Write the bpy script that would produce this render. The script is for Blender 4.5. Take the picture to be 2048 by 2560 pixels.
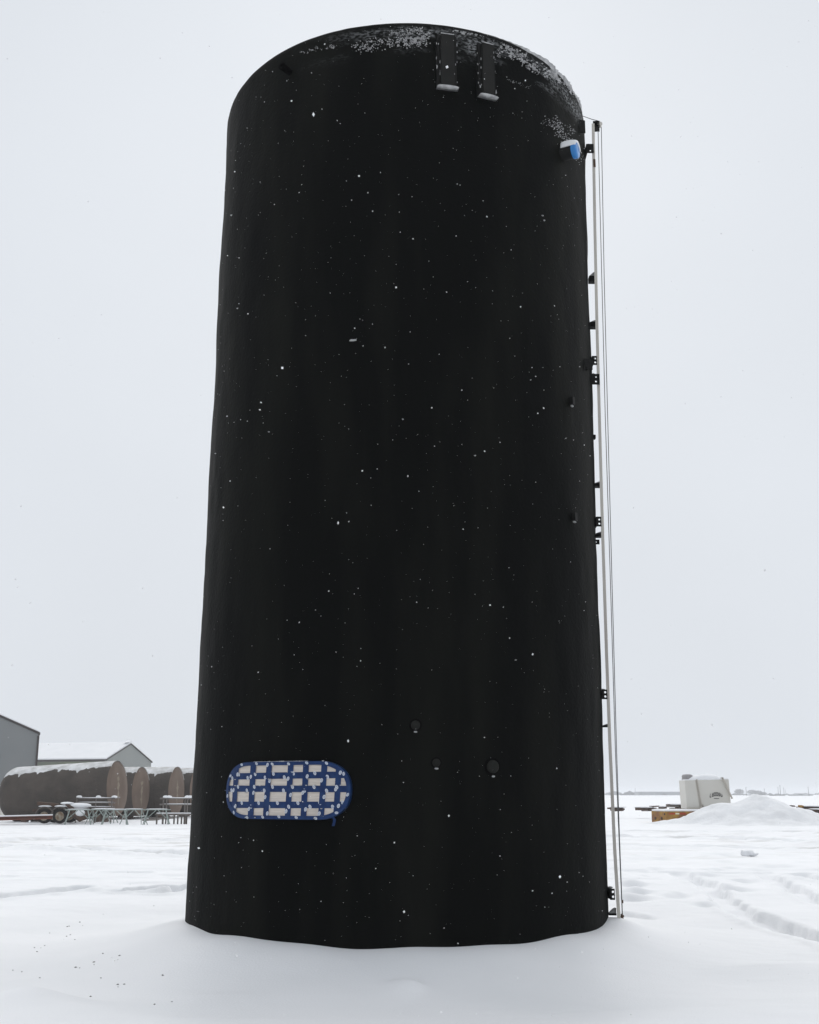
import bpy, bmesh, math, random
import numpy as np
from mathutils import Vector, Matrix

random.seed(7)
rng = np.random.default_rng(11)
scene = bpy.context.scene
for o in list(bpy.data.objects):
    bpy.data.objects.remove(o)
C = scene.collection
rad = math.radians

# ------------------------------------------------------------------ camera
F = 2858.6                       # focal length in pixels of the 2048 x 2560 photograph
PITCH = rad(13.85)
HC = 1.45
cd = bpy.data.cameras.new('camera')
cd.sensor_fit = 'HORIZONTAL'
cd.sensor_width = 36.0
cd.lens = 36.0 * F / 2048.0
cd.clip_start = 0.05
cd.clip_end = 12000
cam = bpy.data.objects.new('camera', cd)
cam.location = (0, 0, HC)
cam.rotation_euler = (rad(90) + PITCH, 0, 0)
C.objects.link(cam)
scene.camera = cam

# ------------------------------------------------------------------ overcast sky + veiled sun behind the tank
SUN_EL, SUN_AZ = rad(33), rad(3)          # azimuth from +Y towards +X
world = bpy.data.worlds.new('World')
scene.world = world
world.use_nodes = True
wn, wl = world.node_tree.nodes, world.node_tree.links
wn.clear()
sky = wn.new('ShaderNodeTexSky')
sky.sky_type = 'NISHITA'
sky.sun_disc = False
sky.sun_elevation = SUN_EL
sky.sun_rotation = SUN_AZ
sky.air_density = 1.0
sky.dust_density = 6.0
sky.ozone_density = 1.0
hs = wn.new('ShaderNodeHueSaturation')
hs.inputs['Saturation'].default_value = 0.25
hs.inputs['Value'].default_value = 1.0
mixw = wn.new('ShaderNodeMixRGB')
mixw.inputs[0].default_value = 0.985
mixw.inputs[2].default_value = (7.30, 7.68, 8.20, 1)   # even cloud deck
tcw = wn.new('ShaderNodeTexCoord')
nzw = wn.new('ShaderNodeTexNoise')
nzw.inputs['Scale'].default_value = 2.2
nzw.inputs['Detail'].default_value = 4
mrw = wn.new('ShaderNodeMapRange')
mrw.inputs[1].default_value, mrw.inputs[2].default_value = 0.3, 0.7
mrw.inputs[3].default_value, mrw.inputs[4].default_value = 0.97, 1.03
mulw = wn.new('ShaderNodeMixRGB')
mulw.blend_type = 'MULTIPLY'
mulw.inputs[0].default_value = 1.0
bg = wn.new('ShaderNodeBackground')
bg.inputs['Strength'].default_value = 0.1
wo = wn.new('ShaderNodeOutputWorld')
wl.new(sky.outputs[0], hs.inputs['Color'])
wl.new(hs.outputs[0], mixw.inputs[1])
wl.new(tcw.outputs['Generated'], nzw.inputs['Vector'])
wl.new(nzw.outputs['Fac'], mrw.inputs[0])
wl.new(mixw.outputs[0], mulw.inputs[1])
wl.new(mrw.outputs[0], mulw.inputs[2])
wl.new(mulw.outputs[0], bg.inputs['Color'])
wl.new(bg.outputs[0], wo.inputs['Surface'])

sd = bpy.data.lights.new('sun', 'SUN')
sd.energy = 1.5
sd.angle = rad(95)
sd.color = (1.0, 0.97, 0.93)
sun = bpy.data.objects.new('sun', sd)
sv = Vector((math.sin(SUN_AZ) * math.cos(SUN_EL), math.cos(SUN_AZ) * math.cos(SUN_EL), math.sin(SUN_EL)))
sun.rotation_euler = (-sv).to_track_quat('-Z', 'Y').to_euler()
sun.location = (0, 30, 40)
C.objects.link(sun)

vs = scene.view_settings
vs.view_transform = 'Standard'
vs.look = 'None'
vs.exposure = 0.0
vs.gamma = 1.0
vs.use_curve_mapping = False
scene.render.engine = 'CYCLES'
scene.cycles.use_denoising = True
scene.cycles.max_bounces = 6
scene.cycles.diffuse_bounces = 3
scene.cycles.volume_bounces = 1
scene.cycles.transparent_max_bounces = 8

# ------------------------------------------------------------------ helpers
CP, SP = math.cos(PITCH), math.sin(PITCH)
def ray(px, py):
    a, b = (px - 1024) / F, (1280 - py) / F
    return Vector((a, CP - b * SP, SP + b * CP))
def at(px, py, Y):                      # world point seen at a photo pixel, Y metres ahead
    d = ray(px, py)
    t = Y / d.y
    return Vector((d.x * t, Y, HC + d.z * t))
def on_ground(px, py, z=0.0):
    d = ray(px, py)
    t = (z - HC) / d.z
    return Vector((d.x * t, d.y * t, z))

def smooth(e0, e1, x):
    t = np.clip((x - e0) / (e1 - e0), 0, 1)
    return t * t * (3 - 2 * t)
def hash2(ix, iy, seed):
    n = (ix.astype(np.int64) * 374761393 + iy.astype(np.int64) * 668265263 + seed * 974634777) & 0x7fffffff
    n = ((n ^ (n >> 13)) * 1274126177) & 0x7fffffff
    return ((n ^ (n >> 16)) & 0xffff) / 65535.0
def vnoise(x, y, seed=0):
    x = np.asarray(x, float); y = np.asarray(y, float)
    ix, iy = np.floor(x), np.floor(y)
    fx, fy = x - ix, y - iy
    fx = fx * fx * fx * (fx * (fx * 6 - 15) + 10); fy = fy * fy * fy * (fy * (fy * 6 - 15) + 10)
    a = hash2(ix, iy, seed); b = hash2(ix + 1, iy, seed)
    c = hash2(ix, iy + 1, seed); d = hash2(ix + 1, iy + 1, seed)
    return (a + (b - a) * fx) * (1 - fy) + (c + (d - c) * fx) * fy - 0.5
def fbm(x, y, oct=4, seed=0, gain=0.5):
    s, a, f = 0, 1.0, 1.0
    for k in range(oct):
        s = s + a * vnoise(np.asarray(x) * f + 17.3 * k, np.asarray(y) * f - 9.1 * k, seed + k)
        a *= gain; f *= 2.03
    return s

MATS = {}
def mat(name, c1, c2=None, scale=4.0, rough=0.7, spec=0.3, bump=0.0, bscale=30.0, stretch=(1, 1, 1), coat=0.0, metal=0.0, detail=5, contrast=(0.35, 0.65), bdist=0.02, plainbump=False):
    m = bpy.data.materials.new(name)
    m.use_nodes = True
    nt = m.node_tree; N, L = nt.nodes, nt.links
    p = N['Principled BSDF']
    p.inputs['Roughness'].default_value = rough
    p.inputs['Specular IOR Level'].default_value = spec
    p.inputs['Metallic'].default_value = metal
    p.inputs['Coat Weight'].default_value = coat
    p.inputs['Coat Roughness'].default_value = 0.12
    tc = N.new('ShaderNodeTexCoord')
    mp = N.new('ShaderNodeMapping')
    mp.inputs['Scale'].default_value = stretch
    L.new(tc.outputs['Object'], mp.inputs['Vector'])
    if c2 is None:
        c2 = tuple(v * 0.85 for v in c1)
    nz = N.new('ShaderNodeTexNoise')
    nz.inputs['Scale'].default_value = scale
    nz.inputs['Detail'].default_value = detail
    cr = N.new('ShaderNodeValToRGB')
    cr.color_ramp.elements[0].position, cr.color_ramp.elements[1].position = contrast
    cr.color_ramp.elements[0].color = (*c1, 1)
    cr.color_ramp.elements[1].color = (*c2, 1)
    L.new(mp.outputs[0], nz.inputs['Vector'])
    L.new(nz.outputs['Fac'], cr.inputs[0])
    L.new(cr.outputs[0], p.inputs['Base Color'])
    if bump:
        nb = N.new('ShaderNodeTexNoise')
        nb.inputs['Scale'].default_value = bscale
        nb.inputs['Detail'].default_value = 4
        L.new(tc.outputs['Object'] if plainbump else mp.outputs[0], nb.inputs['Vector'])
        b = N.new('ShaderNodeBump')
        b.inputs['Strength'].default_value = bump
        b.inputs['Distance'].default_value = bdist
        L.new(nb.outputs['Fac'], b.inputs['Height'])
        L.new(b.outputs[0], p.inputs['Normal'])
        if coat:
            L.new(b.outputs[0], p.inputs['Coat Normal'])
    MATS[name] = m
    return m

SNOW = mat('snow', (0.84, 0.845, 0.86), (0.80, 0.81, 0.825), scale=0.6, rough=0.55, spec=0.4, bump=0.25, bscale=45, bdist=0.012)
SNOWC = mat('clinging_snow', (0.50, 0.50, 0.50), (0.30, 0.30, 0.305), scale=20, rough=0.8, spec=0.2)
FLAKE = mat('snowflake', (0.9, 0.9, 0.9), rough=0.8, spec=0.1)
BLACK = mat('black_foam_coating', (0.0012, 0.0016, 0.0012), (0.0080, 0.0084, 0.0064), scale=1.1, contrast=(0.45, 0.78), detail=9, rough=0.68, spec=0.045, bump=0.6, bscale=26, bdist=0.010, stretch=(1.6, 1.6, 0.30), plainbump=True)
BLACKP = mat('black_painted_steel', (0.006, 0.0062, 0.0058), (0.010, 0.0098, 0.009), scale=5, rough=0.55, spec=0.12)
DARK = mat('dark_hole', (0.0015, 0.0015, 0.0015), rough=0.9, spec=0.02)
RUBCAP = mat('grey_plug', (0.012, 0.0125, 0.011), (0.017, 0.017, 0.015), scale=20, rough=0.6, spec=0.1)
PADM = mat('charcoal_pad_paint', (0.014, 0.0142, 0.0132), (0.018, 0.0178, 0.0165), scale=4, rough=0.7, spec=0.1)
BLUECAP = mat('blue_plastic_cap', (0.02, 0.19, 0.52), (0.03, 0.22, 0.56), scale=12, rough=0.4, spec=0.5)
TAPE = mat('blue_tape', (0.003, 0.021, 0.092), (0.008, 0.037, 0.125), scale=14, rough=0.32, spec=0.22, bump=0.25, bscale=50, bdist=0.01)
LOGO = mat('white_tape_print', (0.62, 0.64, 0.69), (0.52, 0.55, 0.62), scale=30, rough=0.4, spec=0.3)
LOGOD = mat('blue_grey_tape_print', (0.20, 0.23, 0.32), (0.25, 0.28, 0.36), scale=30, rough=0.4, spec=0.3)
PLY = mat('plywood_under_film', (0.64, 0.575, 0.51), (0.53, 0.475, 0.43), scale=5, rough=0.5, spec=0.3, stretch=(1.2, 1, 16), coat=0.55, bump=0.5, bscale=5, bdist=0.02)
BOARD = mat('weathered_gauge_board', (0.50, 0.465, 0.43), (0.66, 0.635, 0.57), scale=1.2, rough=0.5, spec=0.3, stretch=(1, 1, 0.4))
CABLE = mat('steel_cable', (0.12, 0.12, 0.125), rough=0.5, metal=0.6)
STEEL = mat('rusty_steel', (0.055, 0.038, 0.030), (0.10, 0.055, 0.035), scale=6, rough=0.75, spec=0.3)
REDBEAM = mat('red_primer_beam', (0.17, 0.055, 0.035), (0.11, 0.05, 0.035), scale=3, rough=0.7)
GREYMETAL = mat('grey_sheet_metal', (0.20, 0.21, 0.212), (0.215, 0.222, 0.222), scale=0.3, rough=0.5, spec=0.3)
GREYMETAL2 = mat('pale_grey_sheet_metal', (0.235, 0.25, 0.24), (0.25, 0.262, 0.25), scale=0.3, rough=0.5, spec=0.3)
OLIVE = mat('olive_eave_metal', (0.17, 0.185, 0.125), (0.15, 0.165, 0.13), scale=0.4, rough=0.5)
TRIM = mat('dark_brown_trim', (0.045, 0.035, 0.032), rough=0.5)
FOAM = mat('brown_grey_foam_coating', (0.062, 0.053, 0.046), (0.090, 0.075, 0.064), scale=1.1, rough=0.8, spec=0.2, bump=0.5, bscale=9, bdist=0.05)
FOAME = mat('tan_brown_end_coating', (0.125, 0.092, 0.072), (0.165, 0.122, 0.095), scale=0.9, rough=0.8, spec=0.2, bump=0.4, bscale=7, bdist=0.04)
STAIN = mat('pale_yellow_stain', (0.19, 0.155, 0.115), (0.23, 0.19, 0.14), scale=6, rough=0.8)
RUBBER = mat('tyre_rubber', (0.012, 0.0115, 0.011), (0.022, 0.02, 0.019), scale=8, rough=0.8, spec=0.2)
RIM = mat('dull_wheel_rim', (0.36, 0.33, 0.27), (0.22, 0.15, 0.09), scale=6, rough=0.6)
GREENST = mat('pale_green_painted_steel', (0.30, 0.345, 0.32), (0.24, 0.28, 0.26), scale=3, rough=0.5)
RAIL = mat('weathered_grey_pipe', (0.12, 0.105, 0.095), (0.17, 0.15, 0.135), scale=4, rough=0.6)
BEIGE = mat('beige_painted_steel', (0.60, 0.585, 0.54), (0.56, 0.54, 0.495), scale=0.8, rough=0.5, spec=0.3)
BEIGED = mat('brownish_beige_rib', (0.42, 0.385, 0.335), (0.47, 0.435, 0.38), scale=2, rough=0.5)
EMBLEM = mat('dark_grey_print', (0.045, 0.045, 0.045), rough=0.5)
LIDG = mat('grey_hatch_lid', (0.33, 0.32, 0.32), (0.27, 0.26, 0.26), scale=5, rough=0.7)
YELLOW = mat('rusty_yellow_paint', (0.42, 0.24, 0.04), (0.22, 0.095, 0.03), scale=2.2, rough=0.6)
REFRED = mat('red_reflector', (0.42, 0.055, 0.02), rough=0.4)
REFWHT = mat('white_reflector', (0.72, 0.66, 0.50), rough=0.4)
TIMBER = mat('weathered_timber', (0.075, 0.05, 0.04), (0.15, 0.10, 0.075), scale=3, rough=0.85, stretch=(0.4, 4, 4))
BARK = mat('far_bark', (0.06, 0.05, 0.045), rough=0.9)
TWIG = mat('far_bare_crown', (0.075, 0.07, 0.065), (0.10, 0.095, 0.09), scale=0.6, rough=0.9, spec=0.1)
POLE = mat('utility_pole_wood', (0.07, 0.06, 0.055), rough=0.9)
FARM = mat('far_grey_metal', (0.17, 0.18, 0.19), (0.2, 0.21, 0.22), scale=0.05, rough=0.6)
PILE = mat('gritty_pile_snow', (0.87, 0.875, 0.885), (0.76, 0.765, 0.775), scale=1.6, rough=0.7, spec=0.2, bump=0.5, bscale=9, bdist=0.06, detail=8)
TSNOW = mat('thin_old_snow', (0.76, 0.76, 0.765), (0.50, 0.495, 0.485), scale=2.0, rough=0.8, spec=0.15, bump=0.3, bscale=12, bdist=0.03)
SPECK = mat('dark_grey_speck', (0.17, 0.16, 0.15), rough=0.95)

class MB:
    """collects vertices and faces of one mesh"""
    def __init__(self):
        self.v, self.f, self.m, self.s = [], [], [], []
    def add(self, verts, faces, mi=0, sm=False):
        b = len(self.v)
        self.v.extend([tuple(p) for p in verts])
        for f in faces:
            self.f.append([i + b for i in f]); self.m.append(mi); self.s.append(sm)
        return self
    def box(self, c, s, rot=None, mi=0):
        hx, hy, hz = s[0] / 2, s[1] / 2, s[2] / 2
        P = [Vector((x * hx, y * hy, z * hz)) for z in (-1, 1) for y in (-1, 1) for x in (-1, 1)]
        if rot is not None:
            P = [rot @ p for p in P]
        P = [p + Vector(c) for p in P]
        return self.add(P, [(0, 2, 3, 1), (4, 5, 7, 6), (0, 1, 5, 4), (2, 6, 7, 3), (0, 4, 6, 2), (1, 3, 7, 5)], mi)
    def bar(self, p0, p1, w, h, mi=0):
        p0, p1 = Vector(p0), Vector(p1)
        d = p1 - p0
        q = d.to_track_quat('X', 'Z').to_matrix()
        return self.box((p0 + p1) / 2, (d.length, w, h), q, mi)
    def tube(self, pts, r, n=8, mi=0, cap=True, sm=True):
        pts = [Vector(p) for p in pts]
        rs = r if isinstance(r, (list, tuple)) else [r] * len(pts)
        V, Fc = [], []
        up = None
        for i, p in enumerate(pts):
            d = (pts[min(i + 1, len(pts) - 1)] - pts[max(i - 1, 0)]).normalized()
            if up is None:
                up = Vector((0, 0, 1)) if abs(d.z) < 0.9 else Vector((1, 0, 0))
            a = d.cross(up).normalized(); b = a.cross(d).normalized()
            up = b
            for k in range(n):
                t = 2 * math.pi * k / n
                V.append(p + (a * math.cos(t) + b * math.sin(t)) * rs[i])
        for i in range(len(pts) - 1):
            for k in range(n):
                k2 = (k + 1) % n
                Fc.append((i * n + k, i * n + k2, (i + 1) * n + k2, (i + 1) * n + k))
        self.add(V, Fc, mi, sm)
        if cap:
            b = len(self.v) - len(V)
            self.f.append([b + k for k in range(n)][::-1]); self.m.append(mi); self.s.append(False)
            e = b + (len(pts) - 1) * n
            self.f.append([e + k for k in range(n)]); self.m.append(mi); self.s.append(False)
        return self
    def lathe(self, org, axis, prof, n=32, mi=0, sm=True):
        """prof: list of (distance along axis, radius)"""
        org, axis = Vector(org), Vector(axis).normalized()
        up = Vector((0, 0, 1)) if abs(axis.z) < 0.9 else Vector((1, 0, 0))
        a = axis.cross(up).normalized(); b = a.cross(axis).normalized()
        V, Fc = [], []
        for (t, r) in prof:
            for k in range(n):
                th = 2 * math.pi * k / n
                V.append(org + axis * t + (a * math.cos(th) + b * math.sin(th)) * max(r, 1e-4))
        for i in range(len(prof) - 1):
            for k in range(n):
                k2 = (k + 1) % n
                Fc.append((i * n + k, i * n + k2, (i + 1) * n + k2, (i + 1) * n + k))
        return self.add(V, Fc, mi, sm)
    def prism(self, poly, off, mi=0):
        """closed solid: 3-D polygon extruded along off"""
        n = len(poly); off = Vector(off)
        P = [Vector(p) for p in poly] + [Vector(p) + off for p in poly]
        Fc = [tuple(range(n))[::-1], tuple(range(n, 2 * n))] + [(i, (i + 1) % n, n + (i + 1) % n, n + i) for i in range(n)]
        return self.add(P, Fc, mi)
    def blob(self, c, s, seed=0, n=10, m=6, amp=0.2, rot=None, mi=0):
        c = Vector(c); r_ = random.Random(seed)
        V, Fc = [], []
        ph = [r_.uniform(0, 6.28) for _ in range(4)]
        for i in range(m + 1):
            la = -math.pi / 2 + math.pi * i / m
            for k in range(n):
                lo = 2 * math.pi * k / n
                q = 1 + amp * (math.sin(2 * lo + ph[0]) * math.cos(la) + 0.6 * math.sin(3 * lo + ph[1] + 2 * la) * math.cos(la) + 0.4 * math.sin(3 * la + ph[2]))
                p = Vector((math.cos(la) * math.cos(lo) * s[0], math.cos(la) * math.sin(lo) * s[1], math.sin(la) * s[2])) * q
                if rot is not None:
                    p = rot @ p
                V.append(c + p)
        for i in range(m):
            for k in range(n):
                k2 = (k + 1) % n
                Fc.append((i * n + k, i * n + k2, (i + 1) * n + k2, (i + 1) * n + k))
        return self.add(V, Fc, mi, True)
    def build(self, name, mats, parent=None, bevel=0.0):
        me = bpy.data.meshes.new(name)
        off = Vector((0, 0, 0))
        if parent is not None:
            q = parent
            while q is not None:
                off += q.location; q = q.parent
        me.from_pydata([tuple(Vector(p) - off) for p in self.v], [], self.f)
        if not isinstance(mats, (list, tuple)):
            mats = [mats]
        for m in mats:
            me.materials.append(m)
        me.polygons.foreach_set('material_index', self.m)
        me.polygons.foreach_set('use_smooth', self.s)
        bm = bmesh.new(); bm.from_mesh(me)
        bmesh.ops.recalc_face_normals(bm, faces=bm.faces)
        if bevel:
            es = [e for e in bm.edges if len(e.link_faces) == 2 and e.calc_face_angle(0) > 0.5]
            bmesh.ops.bevel(bm, geom=es, offset=bevel, segments=2, affect='EDGES', profile=0.6)
        bm.to_mesh(me); bm.free()
        me.update()
        o = bpy.data.objects.new(name, me)
        C.objects.link(o)
        o.parent = parent
        return o

def tag(o, label=None, cat=None, group=None, kind=None):
    if label: o['label'] = label
    if cat: o['category'] = cat
    if group: o['group'] = group
    if kind: o['kind'] = kind
    return o
def thing(name, loc, label, cat, group=None):
    o = bpy.data.objects.new(name, None)
    o.empty_display_size = 0.2
    C.objects.link(o)
    o.location = loc
    return tag(o, label, cat, group)
def copy_tree(o, parent=None):
    c = o.copy(); C.objects.link(c); c.parent = parent
    for ch in list(o.children):
        copy_tree(ch, c)
    return c

# thin wind-smeared frost in a ragged band below the rim, heavier to the right
def frost(m):
    nt = m.node_tree; N, L = nt.nodes, nt.links
    p = N['Principled BSDF']
    old = p.inputs['Base Color'].links[0].from_socket
    tc = N.new('ShaderNodeTexCoord'); sx = N.new('ShaderNodeSeparateXYZ'); L.new(tc.outputs['Object'], sx.inputs[0])
    def rng_(sock, a, b, c=0.0, d=1.0):
        q = N.new('ShaderNodeMapRange'); q.interpolation_type = 'SMOOTHSTEP'
        q.inputs[1].default_value, q.inputs[2].default_value, q.inputs[3].default_value, q.inputs[4].default_value = a, b, c, d
        L.new(sock, q.inputs[0]); return q.outputs[0]
    def mul(a, b):
        q = N.new('ShaderNodeMath'); q.operation = 'MULTIPLY'; L.new(a, q.inputs[0])
        if isinstance(b, float): q.inputs[1].default_value = b
        else: L.new(b, q.inputs[1])
        return q.outputs[0]
    n1 = N.new('ShaderNodeTexNoise'); n1.inputs['Scale'].default_value = 3.0; n1.inputs['Detail'].default_value = 3
    n2 = N.new('ShaderNodeTexNoise'); n2.inputs['Scale'].default_value = 38.0; n2.inputs['Detail'].default_value = 6
    mp = N.new('ShaderNodeMapping'); mp.inputs['Scale'].default_value = (0.6, 0.6, 1.4); L.new(tc.outputs['Object'], mp.inputs[0])
    L.new(mp.outputs[0], n1.inputs['Vector']); L.new(mp.outputs[0], n2.inputs['Vector'])
    band = mul(rng_(sx.outputs['Z'], 9.24, 9.46), rng_(sx.outputs['Z'], 9.58, 9.70, 1.0, 0.0))
    side = mul(rng_(sx.outputs['X'], -1.3, 0.4), rng_(sx.outputs['Y'], -1.2, 0.6, 1.0, 0.0))
    k = mul(mul(band, side), mul(rng_(n1.outputs['Fac'], 0.42, 0.62), rng_(n2.outputs['Fac'], 0.40, 0.68)))
    mx = N.new('ShaderNodeMixRGB'); mx.inputs[2].default_value = (0.50, 0.51, 0.52, 1)
    L.new(mul(k, 0.48), mx.inputs[0]); L.new(old, mx.inputs[1]); L.new(mx.outputs[0], p.inputs['Base Color'])
frost(BLACK)

# ------------------------------------------------------------------ the tank's own coordinates
TR, TD, TX, TH, LEAN = 2.28, 13.224, -0.135, 9.69, 0.0090
def tp(phi, z, out=0.0):                # point on the shell; phi 0 faces the camera, positive to the right
    return Vector((TX + LEAN * z + (TR + out) * math.sin(phi), TD - (TR + out) * math.cos(phi), z))
def tframe(phi):
    t = Vector((math.cos(phi), math.sin(phi), 0)); n = Vector((math.sin(phi), -math.cos(phi), 0))
    return t, Vector((LEAN, 0, 1)), n
def tank_hit(px, py):
    d = ray(px, py); z = 4.0
    for _ in range(6):
        cx = TX + LEAN * z
        a = d.x ** 2 + d.y ** 2; b = -2 * (d.x * cx + d.y * TD); c = cx ** 2 + TD ** 2 - TR ** 2
        disc = b * b - 4 * a * c
        t = (-b - math.sqrt(max(disc, 0))) / (2 * a)
        z = HC + d.z * t
    x, y = d.x * t, d.y * t
    return math.atan2(x - cx, TD - y), z

# ------------------------------------------------------------------ snow ground: one sheet to the horizon
def seg_dist(X, Y, pts):
    best = np.full(X.shape, 1e9); side = np.zeros(X.shape); along = np.zeros(X.shape)
    L0 = 0
    for (a, b) in zip(pts[:-1], pts[1:]):
        dx, dy = b[0] - a[0], b[1] - a[1]
        l2 = dx * dx + dy * dy; l = math.sqrt(l2)
        t = np.clip(((X - a[0]) * dx + (Y - a[1]) * dy) / l2, 0, 1)
        ex, ey = X - (a[0] + t * dx), Y - (a[1] + t * dy)
        d = np.hypot(ex, ey)
        s = np.sign(dx * ey - dy * ex)
        m = d < best
        best = np.where(m, d, best); side = np.where(m, s, side); along = np.where(m, L0 + t * l, along)
        L0 += l
    return best * side, along, L0

def gpx(lst):
    return [tuple(on_ground(x, y)[:2]) for x, y in lst]
TRACKS = [  # (polyline, half width, depth, bank height)
    (gpx([(1690, 2178), (1760, 2208), (1810, 2240), (1860, 2268), (1940, 2292), (2048, 2322), (2300, 2400)]), 0.21, 0.11, 0.02),
    (gpx([(1900, 2182), (1950, 2202), (2000, 2225), (2048, 2243), (2300, 2320)]), 0.21, 0.10, 0.02),
    (gpx([(1940, 2186), (1990, 2186), (2048, 2195), (2300, 2225)]), 0.24, 0.09, 0.03),
    (gpx([(-300, 2260), (0, 2236), (120, 2224), (190, 2217)]), 0.24, 0.09, 0.03),
    (gpx([(230, 2218), (300, 2222), (420, 2216), (520, 2220)]), 0.22, 0.09, 0.03),
    (gpx([(330, 2222), (400, 2226), (520, 2212)]), 0.18, 0.06, 0.03),
    (gpx([(-300, 2120), (40, 2116), (160, 2120), (300, 2124), (480, 2132), (700, 2140)]), 0.5, 0.10, 0.06),
    (gpx([(-300, 2100), (0, 2102), (90, 2098), (300, 2100), (700, 2104)]), 0.5, 0.09, 0.05),
    (gpx([(200, 2076), (480, 2075), (900, 2075)]), 0.5, 0.09, 0.05),
    (gpx([(1400, 2096), (1700, 2094), (1820, 2095), (1950, 2101), (2048, 2104), (2500, 2110)]), 0.6, 0.12, 0.08),
    (gpx([(1400, 2076), (1760, 2078), (2048, 2080), (2500, 2082)]), 0.5, 0.10, 0.05),
    (gpx([(1400, 2116), (1720, 2118), (2048, 2118), (2500, 2122)]), 0.4, 0.07, 0.04),
]
_z = lambda l: [(x * 0.2899, 2200 + y * 0.2899) for x, y in l]
SPECK_PTS = _z([(892, 268), (1327, 220), (690, 331), (716, 351), (600, 356), (583, 359), (432, 406), (610, 422), (578, 435), (648, 484),
           (300, 541), (355, 547), (388, 527), (322, 582), (116, 715), (193, 725), (655, 710), (690, 716), (887, 644), (813, 687),
           (813, 704), (1030, 669), (1017, 689), (874, 791), (1020, 831), (1022, 847), (1075, 831), (787, 916), (1487, 975), (1336, 996), (1404, 797), (347, 779)])
_z2 = lambda l: [(1500 + x * 0.3177, 2080 + y * 0.3177) for x, y in l]
SCUFFS = _z2([(365, 602), (630, 478), (590, 488), (285, 458), (240, 465), (325, 455), (225, 500), (300, 500), (365, 305), (470, 295), (230, 300),
              (665, 290), (875, 292), (940, 285), (1130, 377), (1100, 442), (1010, 436), (840, 540), (260, 205), (450, 205), (980, 175), (980, 230),
              (1060, 270), (1260, 295), (1340, 260), (1480, 258), (700, 358), (850, 335), (150, 292), (245, 412), (300, 412), (230, 588)])

def ground_h(X, Y):
    r = np.hypot(X - TX, Y - TD)
    phi = np.arctan2(X - TX, TD - Y)
    dist = np.hypot(X, Y)
    h = 0.05 * fbm(X / 6.0, Y / 4.0, 3, 5) + 0.02 * fbm(X / 1.1, Y / 0.8, 3, 9)
    # wind-packed ripples, longer across the view
    h += 0.014 * fbm(X / 0.55, Y / 0.22, 3, 21) * smooth(13, 22, dist)
    rough = smooth(17, 24, dist) * (1 - smooth(70, 120, dist))
    h += rough * 0.055 * fbm(X / 3.4, Y / 1.2, 4, 31, 0.55)
    ch = fbm(X / 1.3, Y / 0.7, 2, 41)
    h += rough * (0.035 * smooth(0.30, 0.5, ch) + 0.014 * fbm(X / 0.45, Y / 0.3, 3, 43))
    h += 0.006 * fbm(X / 0.16, Y / 0.10, 2, 23) * smooth(9, 14, dist) * (1 - smooth(22, 30, dist))
    h *= smooth(1.2, 3.0, dist) * (0.35 + 0.65 * smooth(0.2, 2.2, r - TR))
    # drift packed against the tank, trough round it
    lip = np.interp(np.degrees(phi), [-180, -100, -80, -45, -25, 0, 15, 35, 60, 80, 100, 180], [0.05, 0.10, 0.15, 0.15, 0.128, 0.105, 0.108, 0.125, 0.135, 0.14, 0.1, 0.05]) + 0.010 * np.sin(9 * phi) + 0.006 * np.sin(17 * phi + 1)
    drift = np.exp(-np.clip(r - TR, 0, None) ** 2 / (2 * 0.42 ** 2))
    trough = np.exp(-(r - TR - 1.75) ** 2 / (2 * 0.75 ** 2))
    h += (0.02 + lip) * drift - 0.13 * trough * (0.75 + 0.25 * np.cos(phi)) - 0.03
    # mound under the gauge
    gx, gy = GAUGE_XY
    h += 0.075 * np.exp(-((X - gx + 0.02) ** 2 + (Y - gy + 0.1) ** 2) / (2 * 0.20 ** 2))
    # far ground falls level
    # wind lumps in the foreground
    for (px, py, w, l, a) in LUMPS:
        p = on_ground(px, py)
        ex, ey = X - p.x, Y - p.y
        h += a * np.exp(-(ex ** 2 / (2 * w ** 2) + np.where(ey > 0, ey ** 2 / (2 * (l * 0.35) ** 2), ey ** 2 / (2 * l ** 2))))
    for pts, hw, dep, bank in TRACKS:
        xs = [p[0] for p in pts]; ys = [p[1] for p in pts]
        m = (X > min(xs) - 3) & (X < max(xs) + 3) & (Y > min(ys) - 3) & (Y < max(ys) + 3)
        if not m.any():
            continue
        x, y = X[m], Y[m]
        wob = 0.40 * hw * fbm(x / 0.30, y / 0.30, 4, 77, 0.6)
        d, al, tot = seg_dist(x, y, pts)
        d = np.abs(d) + wob * 0.8
        fade = smooth(0, 0.8, al) * (1 - 0.0 * al)
        prof = -dep * (1 - smooth(hw * 0.72, hw * 1.0, d)) + bank * np.exp(-((d - hw * 1.35) / (hw * 0.35)) ** 2)
        prof = prof * fade * (0.6 + 0.8 * np.clip(fbm(x / 0.9, y / 0.9, 2, 91) + 0.5, 0, 1))
        h[m] += prof
    for i, (px, py) in enumerate(SCUFFS):
        p = on_ground(px, py)
        s = p.y / 16.0
        ex, ey = (X - p.x) / (0.10 * s * (1 + 0.25 * (i % 4))), (Y - p.y) / (0.17 * s)
        q = ex ** 2 + ey ** 2
        h = np.where(q < 9, h - 0.06 * np.exp(-q) + 0.035 * np.exp(-(ex ** 2 + (ey - 1.5) ** 2)), h)
    return h

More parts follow.
